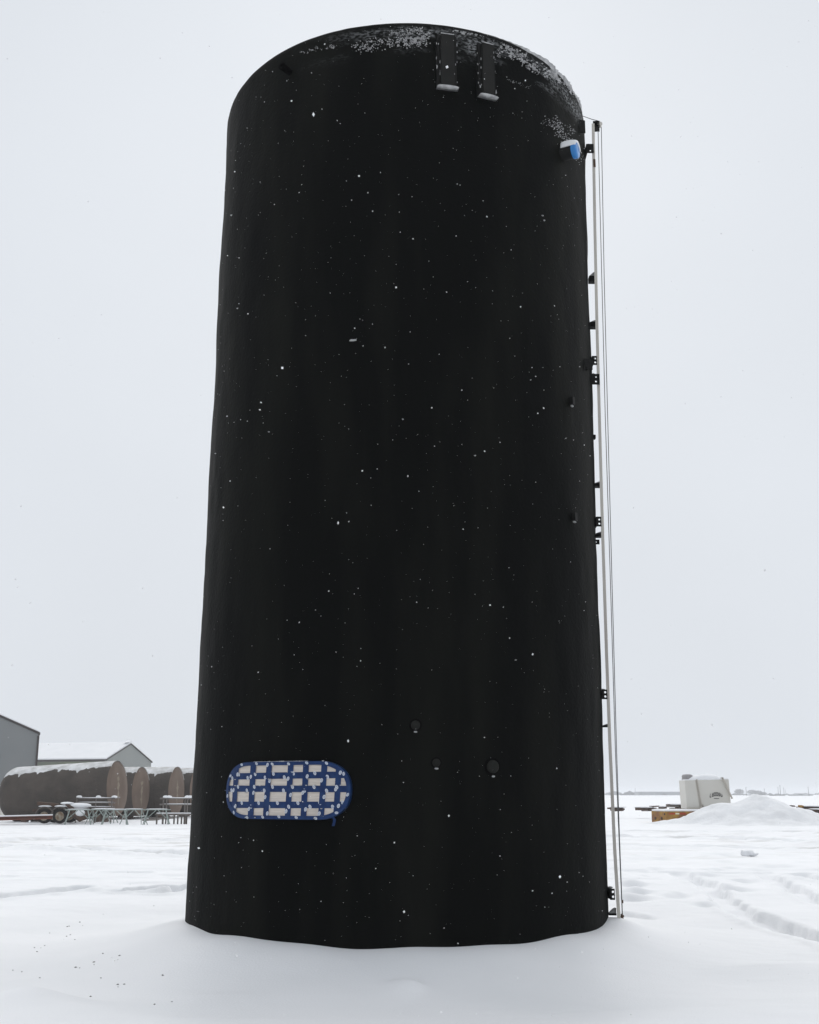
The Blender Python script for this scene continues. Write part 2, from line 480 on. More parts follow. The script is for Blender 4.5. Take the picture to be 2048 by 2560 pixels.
_g = at(1547, 2300, 12.75)
GAUGE_XY = (_g.x, 12.75)
LUMPS = [(95, 2462, 0.16, 0.30, 0.055), (60, 2475, 0.4, 0.5, 0.05), (130, 2475, 0.25, 0.4, 0.03), (250, 2496, 0.25, 0.3, 0.02),
         (1010, 2440, 0.10, 0.20, 0.045), (1040, 2442, 0.05, 0.12, 0.02), (540, 2452, 0.25, 0.3, 0.018), (1990, 2385, 0.35, 0.5, 0.04), (1900, 2390, 0.3, 0.4, 0.02),
         (1180, 2480, 0.3, 0.3, 0.012), (700, 2520, 0.6, 0.4, 0.02), (1600, 2500, 0.7, 0.5, 0.02)]

rings = np.concatenate([np.geomspace(0.25, 4, 40)[:-1], np.arange(4, 12.99, 0.018), np.arange(13.01, 25.98, 0.055),
                        np.geomspace(26, 95, 190)[:-1], np.geomspace(95, 4000, 110)])
ang = np.concatenate([np.linspace(-180, -25, 60)[:-1], np.arange(-25, 25, 0.1), np.linspace(25, 180, 60)[:-1]])
nr, na = len(rings), len(ang)
A, Rr = np.meshgrid(np.radians(ang), rings)
GX = (Rr * np.sin(A)).ravel(); GY = (Rr * np.cos(A)).ravel()
GZ = ground_h(GX, GY)
co = np.stack([GX, GY, GZ], 1)
co = np.vstack([co, [[0, 0, -0.03]]])
i, k = np.meshgrid(np.arange(nr - 1), np.arange(na), indexing='ij')
k2 = (k + 1) % na
quads = np.stack([i * na + k, i * na + k2, (i + 1) * na + k2, (i + 1) * na + k], -1).reshape(-1, 4)[:, ::-1]
kk = np.arange(na)
tris = np.stack([np.full(na, nr * na), (kk + 1) % na, kk], 1)[:, ::-1]
me = bpy.data.meshes.new('ground')
me.vertices.add(len(co)); me.vertices.foreach_set('co', co.astype(np.float32).ravel())
nl = quads.size + tris.size
me.loops.add(nl)
me.loops.foreach_set('vertex_index', np.concatenate([quads.ravel(), tris.ravel()]).astype(np.int32))
npoly = len(quads) + len(tris)
me.polygons.add(npoly)
ls = np.concatenate([np.arange(len(quads)) * 4, quads.size + np.arange(len(tris)) * 3])
me.polygons.foreach_set('loop_start', ls.astype(np.int32))
me.polygons.foreach_set('use_smooth', np.ones(npoly, bool))
me.update(); me.validate()
# snow with a little soil dragged up on the yard road
m = SNOW.copy(); m.name = 'yard_snow'
nt = m.node_tree; N, L = nt.nodes, nt.links
p = N['Principled BSDF']
old = p.inputs['Base Color'].links[0].from_socket
tc = N.new('ShaderNodeTexCoord')
sx = N.new('ShaderNodeSeparateXYZ'); L.new(tc.outputs['Object'], sx.inputs[0])
mp = N.new('ShaderNodeMapping'); mp.inputs['Scale'].default_value = (0.35, 1.5, 1.0); L.new(tc.outputs['Object'], mp.inputs[0])
nz = N.new('ShaderNodeTexNoise'); nz.inputs['Scale'].default_value = 1.0; nz.inputs['Detail'].default_value = 7; L.new(mp.outputs[0], nz.inputs['Vector'])
mr = N.new('ShaderNodeMapRange'); mr.inputs[1].default_value, mr.inputs[2].default_value = 0.53, 0.70; L.new(nz.outputs['Fac'], mr.inputs[0])
b1 = N.new('ShaderNodeMapRange'); b1.interpolation_type = 'SMOOTHSTEP'; b1.inputs[1].default_value, b1.inputs[2].default_value = 24, 31; L.new(sx.outputs['Y'], b1.inputs[0])
b2 = N.new('ShaderNodeMapRange'); b2.interpolation_type = 'SMOOTHSTEP'; b2.inputs[1].default_value, b2.inputs[2].default_value = 44, 52; b2.inputs[3].default_value, b2.inputs[4].default_value = 1, 0; L.new(sx.outputs['Y'], b2.inputs[0])
mu = N.new('ShaderNodeMath'); mu.operation = 'MULTIPLY'; L.new(b1.outputs[0], mu.inputs[0]); L.new(b2.outputs[0], mu.inputs[1])
mu2 = N.new('ShaderNodeMath'); mu2.operation = 'MULTIPLY'; L.new(mu.outputs[0], mu2.inputs[0]); L.new(mr.outputs[0], mu2.inputs[1])
mu3 = N.new('ShaderNodeMath'); mu3.operation = 'MULTIPLY'; mu3.inputs[1].default_value = 0.55; L.new(mu2.outputs[0], mu3.inputs[0])
mx = N.new('ShaderNodeMixRGB'); mx.inputs[2].default_value = (0.40, 0.385, 0.36, 1)
L.new(mu3.outputs[0], mx.inputs[0]); L.new(old, mx.inputs[1]); L.new(mx.outputs[0], p.inputs['Base Color'])
me.materials.append(m)
ground = bpy.data.objects.new('ground', me)
C.objects.link(ground)
tag(ground, 'snow covered yard with drifts and faint wheel tracks', kind='structure')

def gz(x, y):
    return float(ground_h(np.array([x]), np.array([y]))[0])

# ------------------------------------------------------------------ black storage tank
tank = thing('storage_tank', (TX, TD, 0), 'tall black upright storage tank standing in the snow in the foreground', 'tank')
def shell_noise(ph, z):
    return 0.012 * fbm(ph * 3.5, z * 0.8, 3, 3) + 0.006 * fbm(ph * 14, z * 3, 2, 8) + 0.016 * np.clip(fbm(ph * 1.2, z * 1.6, 2, 55), -0.2, 0.4) * smooth(0.9, 1.3, np.abs(ph))
zs = np.concatenate([np.linspace(-0.6, TH - 0.09, 240)])
prof = [(z, 0.0) for z in zs] + [(TH - 0.05, -0.006), (TH - 0.02, -0.025), (TH - 0.004, -0.055), (TH, -0.09)]
nphi = 420; RIMUP = 0.05
mb = MB(); V, Fc = [], []
phs = np.linspace(-math.pi, math.pi, nphi, endpoint=False)
for (z, o_) in prof:
    nz_ = shell_noise(np.abs(phs) * np.sign(phs), np.full(nphi, z)) * (1.0 if o_ == 0 else 0.7)
    nz_ = nz_ * smooth(0, 0.25, math.pi - np.abs(phs))
    base = -0.03 * (1 - smooth(0.05, 0.2, np.array([z])))[0]
    for a, n_ in zip(phs, nz_):
        V.append(tp(a, z + (RIMUP * max(0.0, math.cos(a)) ** 0.7 if z > TH - 0.12 else 0.0), o_ + n_ + (base if a > 0.9 else 0.0)))
for i_ in range(len(prof) - 1):
    for k_ in range(nphi):
        q = (k_ + 1) % nphi
        Fc.append((i_ * nphi + k_, i_ * nphi + q, (i_ + 1) * nphi + q, (i_ + 1) * nphi + k_))
mb.add(V, Fc, 0, True)
shell = mb.build('shell', BLACK, tank)
mb = MB()
cxT = TX + LEAN * TH
mb.lathe((cxT, TD, 0), (0, 0, 1), [(TH - 0.004, TR - 0.085), (TH + 0.06, TR * 0.6), (TH + 0.14, 0.0)], 64)
mb.build('roof', BLACK, tank)
# snow lying on the roof, bulging over the rim on the right
mb = MB(); V, Fc = [], []
ns = 900
prs = [(0.0, 0), (0.03, 1), (0.05, 2), (0.03, 3), (-0.06, 4), (-0.3, 5), (-1.2, 6)]
for j, (o_, q) in enumerate(prs):
    for k_ in range(ns):
        a = 2 * math.pi * k_ / ns - math.pi
        f_ = 0.48 * float(np.exp(-((a - 1.02) / 0.55) ** 2))
        nn = float(vnoise(a * 9, j * 0.3 + 2, 4)) * 0.5 + float(vnoise(a * 30, j, 6)) * 0.4 + float(vnoise(a * 80, j, 7)) * 0.3
        w = f_ * (1 + nn)
        zz = [TH - 0.05 - 0.10 * w * (1 + 2 * nn), TH - 0.03 - 0.03 * w, TH - 0.005 + 0.02 * w, TH + 0.004 + 0.06 * w, TH + 0.02 + 0.07 * w, TH + 0.05 + 0.06 * w, TH + 0.18][j]
        oo = [-0.07 + 0.125 * min(w, .62), -0.07 + 0.15 * min(w, .62), -0.07 + 0.15 * min(w, .62), -0.09 + 0.12 * min(w, .62), -0.16, -0.35, -1.2][j]
        V.append(tp(a, zz + (RIMUP * max(0.0, math.cos(a)) ** 0.7 if j < 5 else 0.0), oo))
for j in range(len(prs) - 1):
    for k_ in range(ns):
        q = (k_ + 1) % ns
        Fc.append((j * ns + k_, j * ns + q, (j + 1) * ns + q, (j + 1) * ns + k_))
mb.add(V, Fc, 0, True)
mb.build('roof_snow', SNOWC, tank)

# snow crust clinging below the rim: many thin flakes of it
V, Fc = [], []
def crust(phi, z, s, th, seed):
    r_ = random.Random(seed)
    n = 7
    t, u, nn = tframe(phi)
    base = tp(phi, z, 0.004 + float(shell_noise(np.array([phi]), np.array([z]))[0]))
    b = len(V)
    rr = [r_.uniform(0.55, 1.15) for _ in range(n)]
    e = r_.uniform(0.9, 2.0)
    for k_ in range(n):
        th_ = 2 * math.pi * k_ / n
        V.append(tuple(base + t * math.cos(th_) * s * e * rr[k_] + u * math.sin(th_) * s * rr[k_] * 0.7 - nn * 0.004))
    for k_ in range(n):
        th_ = 2 * math.pi * k_ / n
        V.append(tuple(base + t * math.cos(th_) * s * e * 0.55 * rr[k_] + u * math.sin(th_) * s * rr[k_] * 0.4 + nn * th))
    for k_ in range(n):
        q = (k_ + 1) % n
        Fc.append((b + k_, b + q, b + n + q, b + n + k_))
    Fc.append(tuple(b + n + k_ for k_ in range(n)))
_q = lambda l: [tank_hit(560 + x * 0.5333, 30 + y * 0.5333) for x, y in l]
# streaks given as photo outlines: (start, end, half width, pieces, biggest size)
STREAKS = [((360, 188), (540, 158), 9, 110, 0.012), ((600, 165), (960, 130), 26, 520, 0.016), ((780, 100), (930, 80), 16, 170, 0.014), ((840, 140), (960, 118), 26, 260, 0.020),
           ((960, 52), (1120, 82), 8, 520, 0.020), ((1080, 76), (1275, 116), 13, 950, 0.022), ((1300, 165), (1420, 228), 26, 420, 0.022), ((1400, 235), (1560, 300), 20, 420, 0.022), ((1540, 290), (1640, 370), 16, 240, 0.018),
           ((1630, 360), (1680, 440), 10, 100, 0.014), ((1490, 505), (1640, 560), 20, 130, 0.012), ((1280, 150), (1292, 215), 5, 40, 0.012), ((1590, 300), (1670, 420), 6, 120, 0.02),
           ((1145, 155), (1160, 175), 6, 14, 0.016), ((1330, 320), (1440, 355), 8, 40, 0.008)]
sc_ = 0
for (x0, y0), (x1, y1), hw, n_, big in STREAKS:
    for _ in range(int(n_ * 1.3)):
        t_ = random.random(); g = random.gauss(0, 0.55)
        x, y = x0 + (x1 - x0) * t_ + random.gauss(0, 5), y0 + (y1 - y0) * t_ + g * hw
        if float(vnoise(x / 16.0, y / 9.0, 5)) < -0.05 and random.random() < 0.9:
            continue
        ph_, z_ = tank_hit(560 + x * 0.5333, 30 + y * 0.5333)
        if z_ > TH - 0.035 or abs(ph_) > 1.42:
            continue
        crust(ph_, z_, big * 0.52 * random.uniform(0.12, 1.0) ** 2.0, 0.004 + 0.006 * random.random(), sc_); sc_ += 1
# the same kind of streak beside the blue cap, and single specks all over
for _ in range(230):
    t_ = random.random()
    x, y = 1380 + 68 * t_ + random.gauss(0, 7), 296 + 100 * t_ + random.gauss(0, 9)
    ph_, z_ = tank_hit(x, y)
    if abs(ph_) < 1.42:
        crust(ph_, z_, 0.008 * random.uniform(0.2, 1), 0.004, sc_); sc_ += 1
for _ in range(200):
    crust(random.uniform(-1.3, 1.35), random.uniform(0.2, 9.4), random.uniform(0.0012, 0.003), 0.003, sc_); sc_ += 1
for (px, py, s) in [(880, 851, .022), (886, 850, .018), (1007, 1048, .012), (674, 1080, .011), (1188, 1139, .011), (541, 1134, .012), (1290, 1650, .010), (1361, 551, .013), (1357, 539, .010), (1327, 950, .008), (1143, 460, .009), (580, 538, .014), (594, 771, .010)]:
    ph_, z_ = tank_hit(px, py)
    crust(ph_, z_, s, 0.010, sc_); sc_ += 1
mb = MB(); mb.add(V, Fc, 0, True)
tag(mb.build('clinging_snow', SNOWC, tank), kind='stuff')

# two raised vertical pads below the rim, a ledge of snow at each foot
def pad(corners, zdrop):
    (px0, py0), (px1, py1) = corners
    ph, zt = tank_hit((px0 + px1) / 2, py0); ph, zb = tank_hit((px0 + px1) / 2, py1)
    t, u, n = tframe(ph)
    w = (px1 - px0) * 0.00475
    org = tp(ph, (zt + zb) / 2)
    h = zt - zb
    rot = Matrix((t, n, Vector((0, 0, 1)))).transposed()
    mb = MB()
    mb.box(org + n * 0.035, (w, 0.09, h), rot)
    o = mb.build('mounting_pad', PADM, tank, bevel=0.006)
    mb = MB()
    for s in (-1, 1):
        mb.box(org + t * s * (w / 2 + 0.022) + n * 0.012, (0.03, 0.05, h * 1.03), rot)
    mb.box(org - Vector((0, 0, h / 2 + 0.015)) + n * 0.03, (w + 0.08, 0.12, 0.016), rot)
    mb.build('pad_flange', BLACKP, o)
    # snow wedge on the foot ledge
    mb = MB(); V2, F2 = [], []
    m_ = 16
    zb_ = -h / 2 - 0.022
    for k_ in range(m_ + 1):
        s = -1 + 2 * k_ / m_
        e = (1 - s * s) ** 0.6
        nn = random.uniform(0.8, 1.1)
        for (dn, dz) in ((0.02, -0.004 * e), (0.09 + 0.02 * e, -0.020 * e * nn), (0.10 + 0.02 * e, 0.002 * e), (0.085, 0.010 * e * nn), (0.03, 0.01 * e)):
            V2.append(org + t * s * (w / 2 + 0.045) + n * dn + Vector((0, 0, zb_ + dz)))
    for k_ in range(m_):
        for j in range(5):
            j2 = (j + 1) % 5
            F2.append((k_ * 5 + j, k_ * 5 + j2, (k_ + 1) * 5 + j2, (k_ + 1) * 5 + j))
    F2.append(tuple(range(5))); F2.append(tuple(range(m_ * 5, m_ * 5 + 5))[::-1])
    mb.add(V2, F2, 0, True)
    mb.build('ledge_snow', SNOWC, o)
    mb = MB()
    for _ in range(26):
        s = random.choice((-1, 1))
        q = org + t * s * (w / 2 + random.choice((0.004, 0.022, 0.04))) + n * random.uniform(0.02, 0.05) + Vector((0, 0, h * random.uniform(-0.48, 0.42)))
        mb.blob(q, (0.006, 0.006, random.uniform(0.005, 0.022)), random.randint(0, 999), 6, 4)
    mb.tube([org + t * (-w / 2) + n * 0.075 + Vector((0, 0, h / 2 + 0.004)), org + t * (w / 2) + n * 0.075 + Vector((0, 0, h / 2 + 0.004))], 0.007, 6)
    tag(mb.build('edge_snow', SNOWC, o), kind='stuff')
pad(((1100, 96), (1131, 224)), 0)
pad(((1200, 119), (1228, 246)), 0)

# small couplings and plugs on the shell
def coupling(px, py, r, ln, capmat, snow=0.0):
    ph, z = tank_hit(px, py)
    t, u, n = tframe(ph)
    o_ = tp(ph, z)
    mb = MB()
    mb.lathe(o_, n, [(-0.03, r * 1.5), (0.004, r * 1.45), (0.006, r * 1.2), (0.003, r * 1.15)], 24)
    c = mb.build('coupling', DARK, tank)
    mb = MB()
    mb.lathe(o_, n, [(-0.02, r), (ln, r), (ln + 0.006, r * 0.9), (ln + 0.006, 0.0)], 20)
    mb.build('plug', capmat, c)
    if snow:
        mb = MB()
        mb.blob(o_ + n * 0.02 - Vector((0, 0, r * 1.5)), (snow, 0.016, 0.008), 5, 8, 5, rot=Matrix((t, n, u)).transposed())
        mb.build('snow_bit', SNOWC, c)
coupling(1039, 1813, 0.042, 0.012, RUBCAP, 0.02)
coupling(1091, 1907, 0.036, 0.016, RUBCAP, 0.024)
coupling(1231, 1917, 0.060, 0.02, RUBCAP, 0.02)
# pipe stub high on the left
ph, z = tank_hit(724, 180); t, u, n = tframe(ph)
mb = MB(); mb.tube([tp(ph, z, -0.02), tp(ph, z, 0.12)], 0.038, 16)
mb.lathe(tp(ph, z, 0.12), n, [(0, 0.044), (0.02, 0.044), (0.02, 0.02), (0.0, 0.0)], 16)
mb.build('pipe_stub', DARK, tank)

# blue-capped nozzle, hooded with snow
ph, z = tank_hit(1408, 384); o_ = tp(ph, z); t, u, n = tframe(ph + 0.16)
mb = MB(); mb.lathe(o_, n, [(-0.05, 0.088), (0.15, 0.088), (0.15, 0.0)], 28)
noz = mb.build('nozzle', BLACKP, tank)
mb = MB(); mb.lathe(o_, n, [(0.12, 0.093), (0.165, 0.094), (0.175, 0.086), (0.175, 0.0)], 28)
mb.build('blue_cap', BLUECAP, noz)
mb = MB(); V2, F2 = [], []
for i_ in range(12):
    s = i_ / 11
    hump = 0.35 + 0.65 * math.sin(math.pi * min(1, 0.25 + 0.75 * s)) ** 0.7
    for k_ in range(13):
        a = rad(-74 + 148 * k_ / 12)
        thk = 0.046 * max(0, math.cos(a * 1.15)) ** 1.2 * hump + 0.002
        rr_ = 0.092 + thk
        V2.append(o_ + n * (0.0 + 0.185 * s) + t * math.sin(a) * rr_ + Vector((0, 0, math.cos(a) * rr_)))
    for k_ in range(13):
        a = rad(74 - 148 * k_ / 12)
        V2.append(o_ + n * (0.0 + 0.18 * s) + t * math.sin(a) * 0.087 + Vector((0, 0, math.cos(a) * 0.087)))
for i_ in range(11):
    for k_ in range(26):
        q = (k_ + 1) % 26
        F2.append((i_ * 26 + k_, i_ * 26 + q, (i_ + 1) * 26 + q, (i_ + 1) * 26 + k_))
F2.append(tuple(range(26))); F2.append(tuple(range(11 * 26, 12 * 26))[::-1])
mb.add(V2, F2, 0, True)
mb.build('snow_hood', SNOW, noz)

# small cable clips on the right flank
for (px, py, snow) in ((1425, 1004, 1), (1431, 1293, 1)):
    ph, z = tank_hit(px, py); t, u, n = tframe(ph)
    rot = Matrix((t, n, Vector((0, 0, 1)))).transposed()
    mb = MB(); mb.box(tp(ph, z, 0.02), (0.05, 0.06, 0.085), rot)
    c = mb.build('cable_clip', BLACKP, tank)
    mb = MB(); mb.blob(tp(ph, z - 0.055, 0.025), (0.03, 0.02, 0.008), int(py), 8, 4, rot=rot)
    mb.build('snow_bit', SNOWC, c)

def plate(mb, c, w, h, th, holes, hr, ax=Vector((1, 0, 0)), nrm=Vector((0, -1, 0))):
    """flat plate with real round holes; ax is its width direction"""
    up = Vector((0, 0, 1)); c = Vector(c)
    # split into a column of cells, one per hole
    cells = sorted(holes, key=lambda q: q[1])
    ys = [-h / 2] + [(cells[i][1] + cells[i + 1][1]) / 2 for i in range(len(cells) - 1)] + [h / 2]
    n = 16
    for i, (hx, hy) in enumerate(cells):
        y0, y1 = ys[i], ys[i + 1]
        outer, inner = [], []
        for k in range(n):
            a = 2 * math.pi * (k + 0.5) / n
            dx, dy = math.cos(a), math.sin(a)
            tx = ((w / 2 - hx) if dx > 0 else (-w / 2 - hx)) / dx
            ty = ((y1 - hy) if dy > 0 else (y0 - hy)) / dy
            tt = min(tx, ty)
            outer.append((hx + dx * tt, hy + dy * tt)); inner.append((hx + dx * hr, hy + dy * hr))
        # snap the outer ring to the cell corners
        for cx, cy in ((w / 2, y1), (w / 2, y0), (-w / 2, y1), (-w / 2, y0)):
            j = min(range(n), key=lambda q: (outer[q][0] - cx) ** 2 + (outer[q][1] - cy) ** 2)
            outer[j] = (cx, cy)
        P = lambda q, s: c + ax * q[0] + up * q[1] + nrm * s * th / 2
        V = [P(q, 1) for q in outer] + [P(q, 1) for q in inner] + [P(q, -1) for q in outer] + [P(q, -1) for q in inner]
        Fc = []
        for k in range(n):
            q = (k + 1) % n
            Fc += [(k, q, n + q, n + k), (2 * n + k, 3 * n + k, 3 * n + q, 2 * n + q), (n + k, n + q, 3 * n + q, 3 * n + k), (k, 2 * n + k, 2 * n + q, q)]
        mb.add(V, Fc)
    return mb

GY_ = 12.78
def edge_x(z):   # right silhouette of the tank
    return TX + LEAN * z + TR * math.sqrt(1 - (TR / TD) ** 2)
# welded lug near the rim, and a few spare lugs of the tank itself
mb = MB(); q = at(1448, 315, 12.35)
plate(mb, q, 0.155, 0.17, 0.014, [(-0.055, 0.01), (0.02, 0.055)], 0.008, Vector((0.97, 0.24, 0.0)).normalized(), Vector((0.24, -0.97, 0)))
mb.box(q + Vector((-0.10, 0.14, 0.0)), (0.03, 0.3, 0.16), Matrix.Rotation(0.35, 3, 'Z'))
lug = mb.build('lug', BLACKP, tank)
mb = MB(); mb.prism([q + Vector((-0.075, 0, 0.085)), q + Vector((0.0, 0.0, 0.088)), q + Vector((-0.03, 0, 0.10)), q + Vector((-0.075, 0, 0.135))], (0, 0.06, 0)); mb.build('lug_snow', SNOWC, lug)
mb = MB(); q = at(1468, 910, 12.30)
plate(mb, q, 0.13, 0.125, 0.014, [(0.0, -0.03), (0.02, 0.03)], 0.006, Vector((0.95, 0.3, 0)).normalized(), Vector((0.3, -0.95, 0)))
mb.box(q + Vector((-0.03, 0.12, 0)), (0.03, 0.24, 0.11), Matrix.Rotation(0.35, 3, 'Z'))
mb.build('lug', BLACKP, tank)
mb = MB(); q = at(1487, 1093, 12.85); mb.box(q - Vector((0.03, 0, 0)), (0.08, 0.06, 0.05)); mb.build('lug', BLACKP, tank, bevel=0.008)
mb = MB(); q = at(1493.5, 1355, 12.85); plate(mb, q - Vector((0.005, 0, 0)), 0.06, 0.055, 0.012, [(-0.008, 0.0)], 0.008); mb.build('lug', BLACKP, tank)

# plywood manway cover wrapped in film and blue tape
PHL, ZL = tank_hit(580, 1976); PHR_, ZR_ = tank_hit(883, 1976)
PHM = (PHL + PHR_) / 2; ZM = (ZL + ZR_) / 2
tM, uM, nM = tframe(PHM)
RC = TR + 0.075
UW, VW = RC * (PHR_ - PHL) / 2 - 0.012, 0.262
def mpnt(u, v, w=0.0):                  # the cover follows the curve of the shell
    return tp(PHM + u / RC, ZM + v, 0.045 + w)
def stadium(uw, vw, n=14, rx=0.30):
    pts = []
    for cx, s0 in ((uw - rx, -90), (-(uw - rx), 90)):
        for k in range(n + 1):
            a = rad(s0 + 180 * k / n)
            pts.append((cx + rx * math.cos(a), vw * math.copysign(abs(math.sin(a)) ** 0.85, math.sin(a))))
        m_ = 14
        for k in range(1, m_):
            pts.append((cx - math.copysign(2 * (uw - rx) * k / m_, cx), vw if s0 == -90 else -vw))
    return pts
cover = MB()
st = stadium(UW, VW)
rows = 12
Vc, Fc_ = [], []
NU = 40
us = [UW * math.sin(math.pi / 2 * (-1 + 2 * k / NU)) for k in range(NU + 1)]
for w_ in (-0.10, 0.022):
    for u in us:
        hv_ = max(0.01, VW * (math.sqrt(max(0, 1 - (max(0, abs(u) - (UW - 0.30)) / 0.30) ** 2)) ** 0.85))
        for v in (-hv_, hv_):
            Vc.append(mpnt(u, v, w_))
half_ = 2 * (NU + 1)
for k in range(NU):
    a_ = 2 * k
    Fc_ += [(half_ + a_, half_ + a_ + 2, half_ + a_ + 3, half_ + a_ + 1), (a_, a_ + 1, a_ + 3, a_ + 2), (a_, a_ + 2, half_ + a_ + 2, half_ + a_), (a_ + 1, half_ + a_ + 1, half_ + a_ + 3, a_ + 3)]
Fc_ += [(0, half_, half_ + 1, 1), (2 * NU, 2 * NU + 1, half_ + 2 * NU + 1, half_ + 2 * NU)]
cover.add(Vc, Fc_)
cover = cover.build('manway_cover', PLY, tank)
cover['label'] = 'oval manway cover of plywood under clear film and blue tape'
def inside_u(v):    # half width of the stadium at height v
    rx = 0.30
    s = min(1, abs(v) / VW)
    s = s ** (1 / 0.85)
    return UW - rx + rx * math.sqrt(max(0, 1 - s * s))
def inside_v(u):
    rx = 0.30
    c = max(0, abs(u) - (UW - rx)) / rx
    return VW * (math.sqrt(max(0, 1 - c * c)) ** 0.85)
def oval(mb, u, v, w, a, ru=0.0145, rv=0.0200, sq=1.0):
    ca, sa = math.cos(a), math.sin(a)
    def ring(s, n=12):
        return [(u + (math.cos(2 * math.pi * k / n) * ru * ca - math.sin(2 * math.pi * k / n) * rv * sa) * s,
                 v + (math.cos(2 * math.pi * k / n) * ru * sa + math.sin(2 * math.pi * k / n) * rv * ca) * s) for k in range(n)]
    n = 12
    A_, B_, C_ = ring(1.0), ring(0.56), ring(0.30)
    Vv = [mpnt(x, y, w) for x, y in A_ + B_ + C_]
    Ff, mi = [], []
    for k in range(n):
        q = (k + 1) % n
        mb.add([Vv[k], Vv[q], Vv[n + q], Vv[n + k]], [(0, 1, 2, 3)], 1)
        mb.add([Vv[n + k], Vv[n + q], Vv[2 * n + q], Vv[2 * n + k]], [(0, 1, 2, 3)], 2)
    mb.add(Vv[2 * n:], [tuple(range(n))], 1)
ZX = lambda x: RC * (tank_hit(540 + x * 0.2203, 1975)[0] - PHM) + 0.012
ZY = lambda y: -(y - 425) / 322 * VW
lv = 0
tapes = []
for j, (yc, hw) in enumerate(((258, 37), (408, 36), (590, 37))):
    v0 = ZY(yc); hv = hw / 322 * VW
    mb = MB(); w = 0.0245 + 0.0012 * (j % 2)
    slope = (0.004, -0.003, 0.002)[j]
    ul = inside_u(v0)
    n = 26
    P_ = []
    for k in range(n + 1):
        u = -ul + 2 * ul * k / n
        ww = w + 0.0012 * math.sin(k * 1.7 + j)
        P_.append((u, ww))
    for k in range(n):
        (ua, wa), (ub, wb) = P_[k], P_[k + 1]
        for (s0, s1) in ((-1, 1),):
            mb.add([mpnt(ua, v0 - hv + slope * ua / UW, wa), mpnt(ub, v0 - hv + slope * ub / UW, wb), mpnt(ub, v0 + hv + slope * ub / UW, wb), mpnt(ua, v0 + hv + slope * ua / UW, wa)], [(0, 1, 2, 3)], 0, True)
    u = -ul + 0.05 + 0.03 * j; k = 0
    while u < ul - 0.02:
        oval(mb, u, v0 + (0.6 if k % 2 else -0.55) * hv + slope * u / UW, w + 0.0032, rad(30))
        u += 0.098 + 0.03 * (k % 2); k += 1
    mb.build('tape_strip', [TAPE, LOGO, LOGOD], cover)
for j, (xc, hw) in enumerate(((188, 27), (275, 26), (458, 31), (628, 30), (865, 31), (1035, 32), (1231, 33), (1393, 32))):
    u0 = ZX(xc); hu = abs(ZX(xc + hw) - ZX(xc - hw)) / 2
    mb = MB(); w = 0.0275 + 0.0010 * (j % 2)
    vl = inside_v(abs(u0) + hu * 0.4) - 0.004
    n = 14; sl = -0.012 + 0.003 * (j % 3)
    for k in range(n):
        va, vb = -vl + 2 * vl * k / n, -vl + 2 * vl * (k + 1) / n
        wa, wb = w + 0.001 * math.sin(k * 2.1 + j), w + 0.001 * math.sin((k + 1) * 2.1 + j)
        da, db = -sl * va / VW, -sl * vb / VW
        mb.add([mpnt(u0 - hu + da, va, wa), mpnt(u0 + hu + da, va, wa), mpnt(u0 + hu + db, vb, wb), mpnt(u0 - hu + db, vb, wb)], [(0, 1, 2, 3)], 0, True)
    v = -vl + 0.045 + 0.02 * (j % 3); k = j
    while v < vl - 0.02:
        oval(mb, u0 + (0.62 if k % 2 else -0.62) * hu - sl * v / VW, v, w + 0.0022, rad(-18))
        v += 0.150; k += 1
    mb.build('tape_strip', [TAPE, LOGO, LOGOD], cover)
# border tape folded over the rim
mb = MB()
outer = stadium(UW + 0.004, VW + 0.004, 22); inner = stadium(UW - 0.035, VW - 0.030, 22, rx=0.285)
n = len(outer)
for k in range(n):
    q = (k + 1) % n
    mb.add([mpnt(*outer[k], 0.030), mpnt(*outer[q], 0.030), mpnt(*inner[q], 0.0305), mpnt(*inner[k], 0.0305)], [(0, 1, 2, 3)], 0, True)
    mb.add([mpnt(*outer[k], -0.10), mpnt(*outer[q], -0.10), mpnt(*outer[q], 0.030), mpnt(*outer[k], 0.030)], [(0, 1, 2, 3)], 0, True)
# prints along the border at even steps
acc, step = 0.0, 0.205
for k in range(n):
    q = (k + 1) % n
    a_, b_ = Vector(outer[k]), Vector(outer[q])
    l_ = (b_ - a_).length; d_ = 0.0
    while acc + (l_ - d_) >= step:
        d_ += step - acc; acc = 0.0
        c_ = a_ + (b_ - a_) * (d_ / l_)
        ci = c_ * (1 - 0.024 / max(c_.length, 0.1))
        oval(mb, ci.x, ci.y, 0.0325, math.atan2((b_ - a_).y, (b_ - a_).x) + rad(60), 0.012, 0.018)
    acc += l_ - d_
mb.build('border_tape', [TAPE, LOGO, LOGOD], cover)
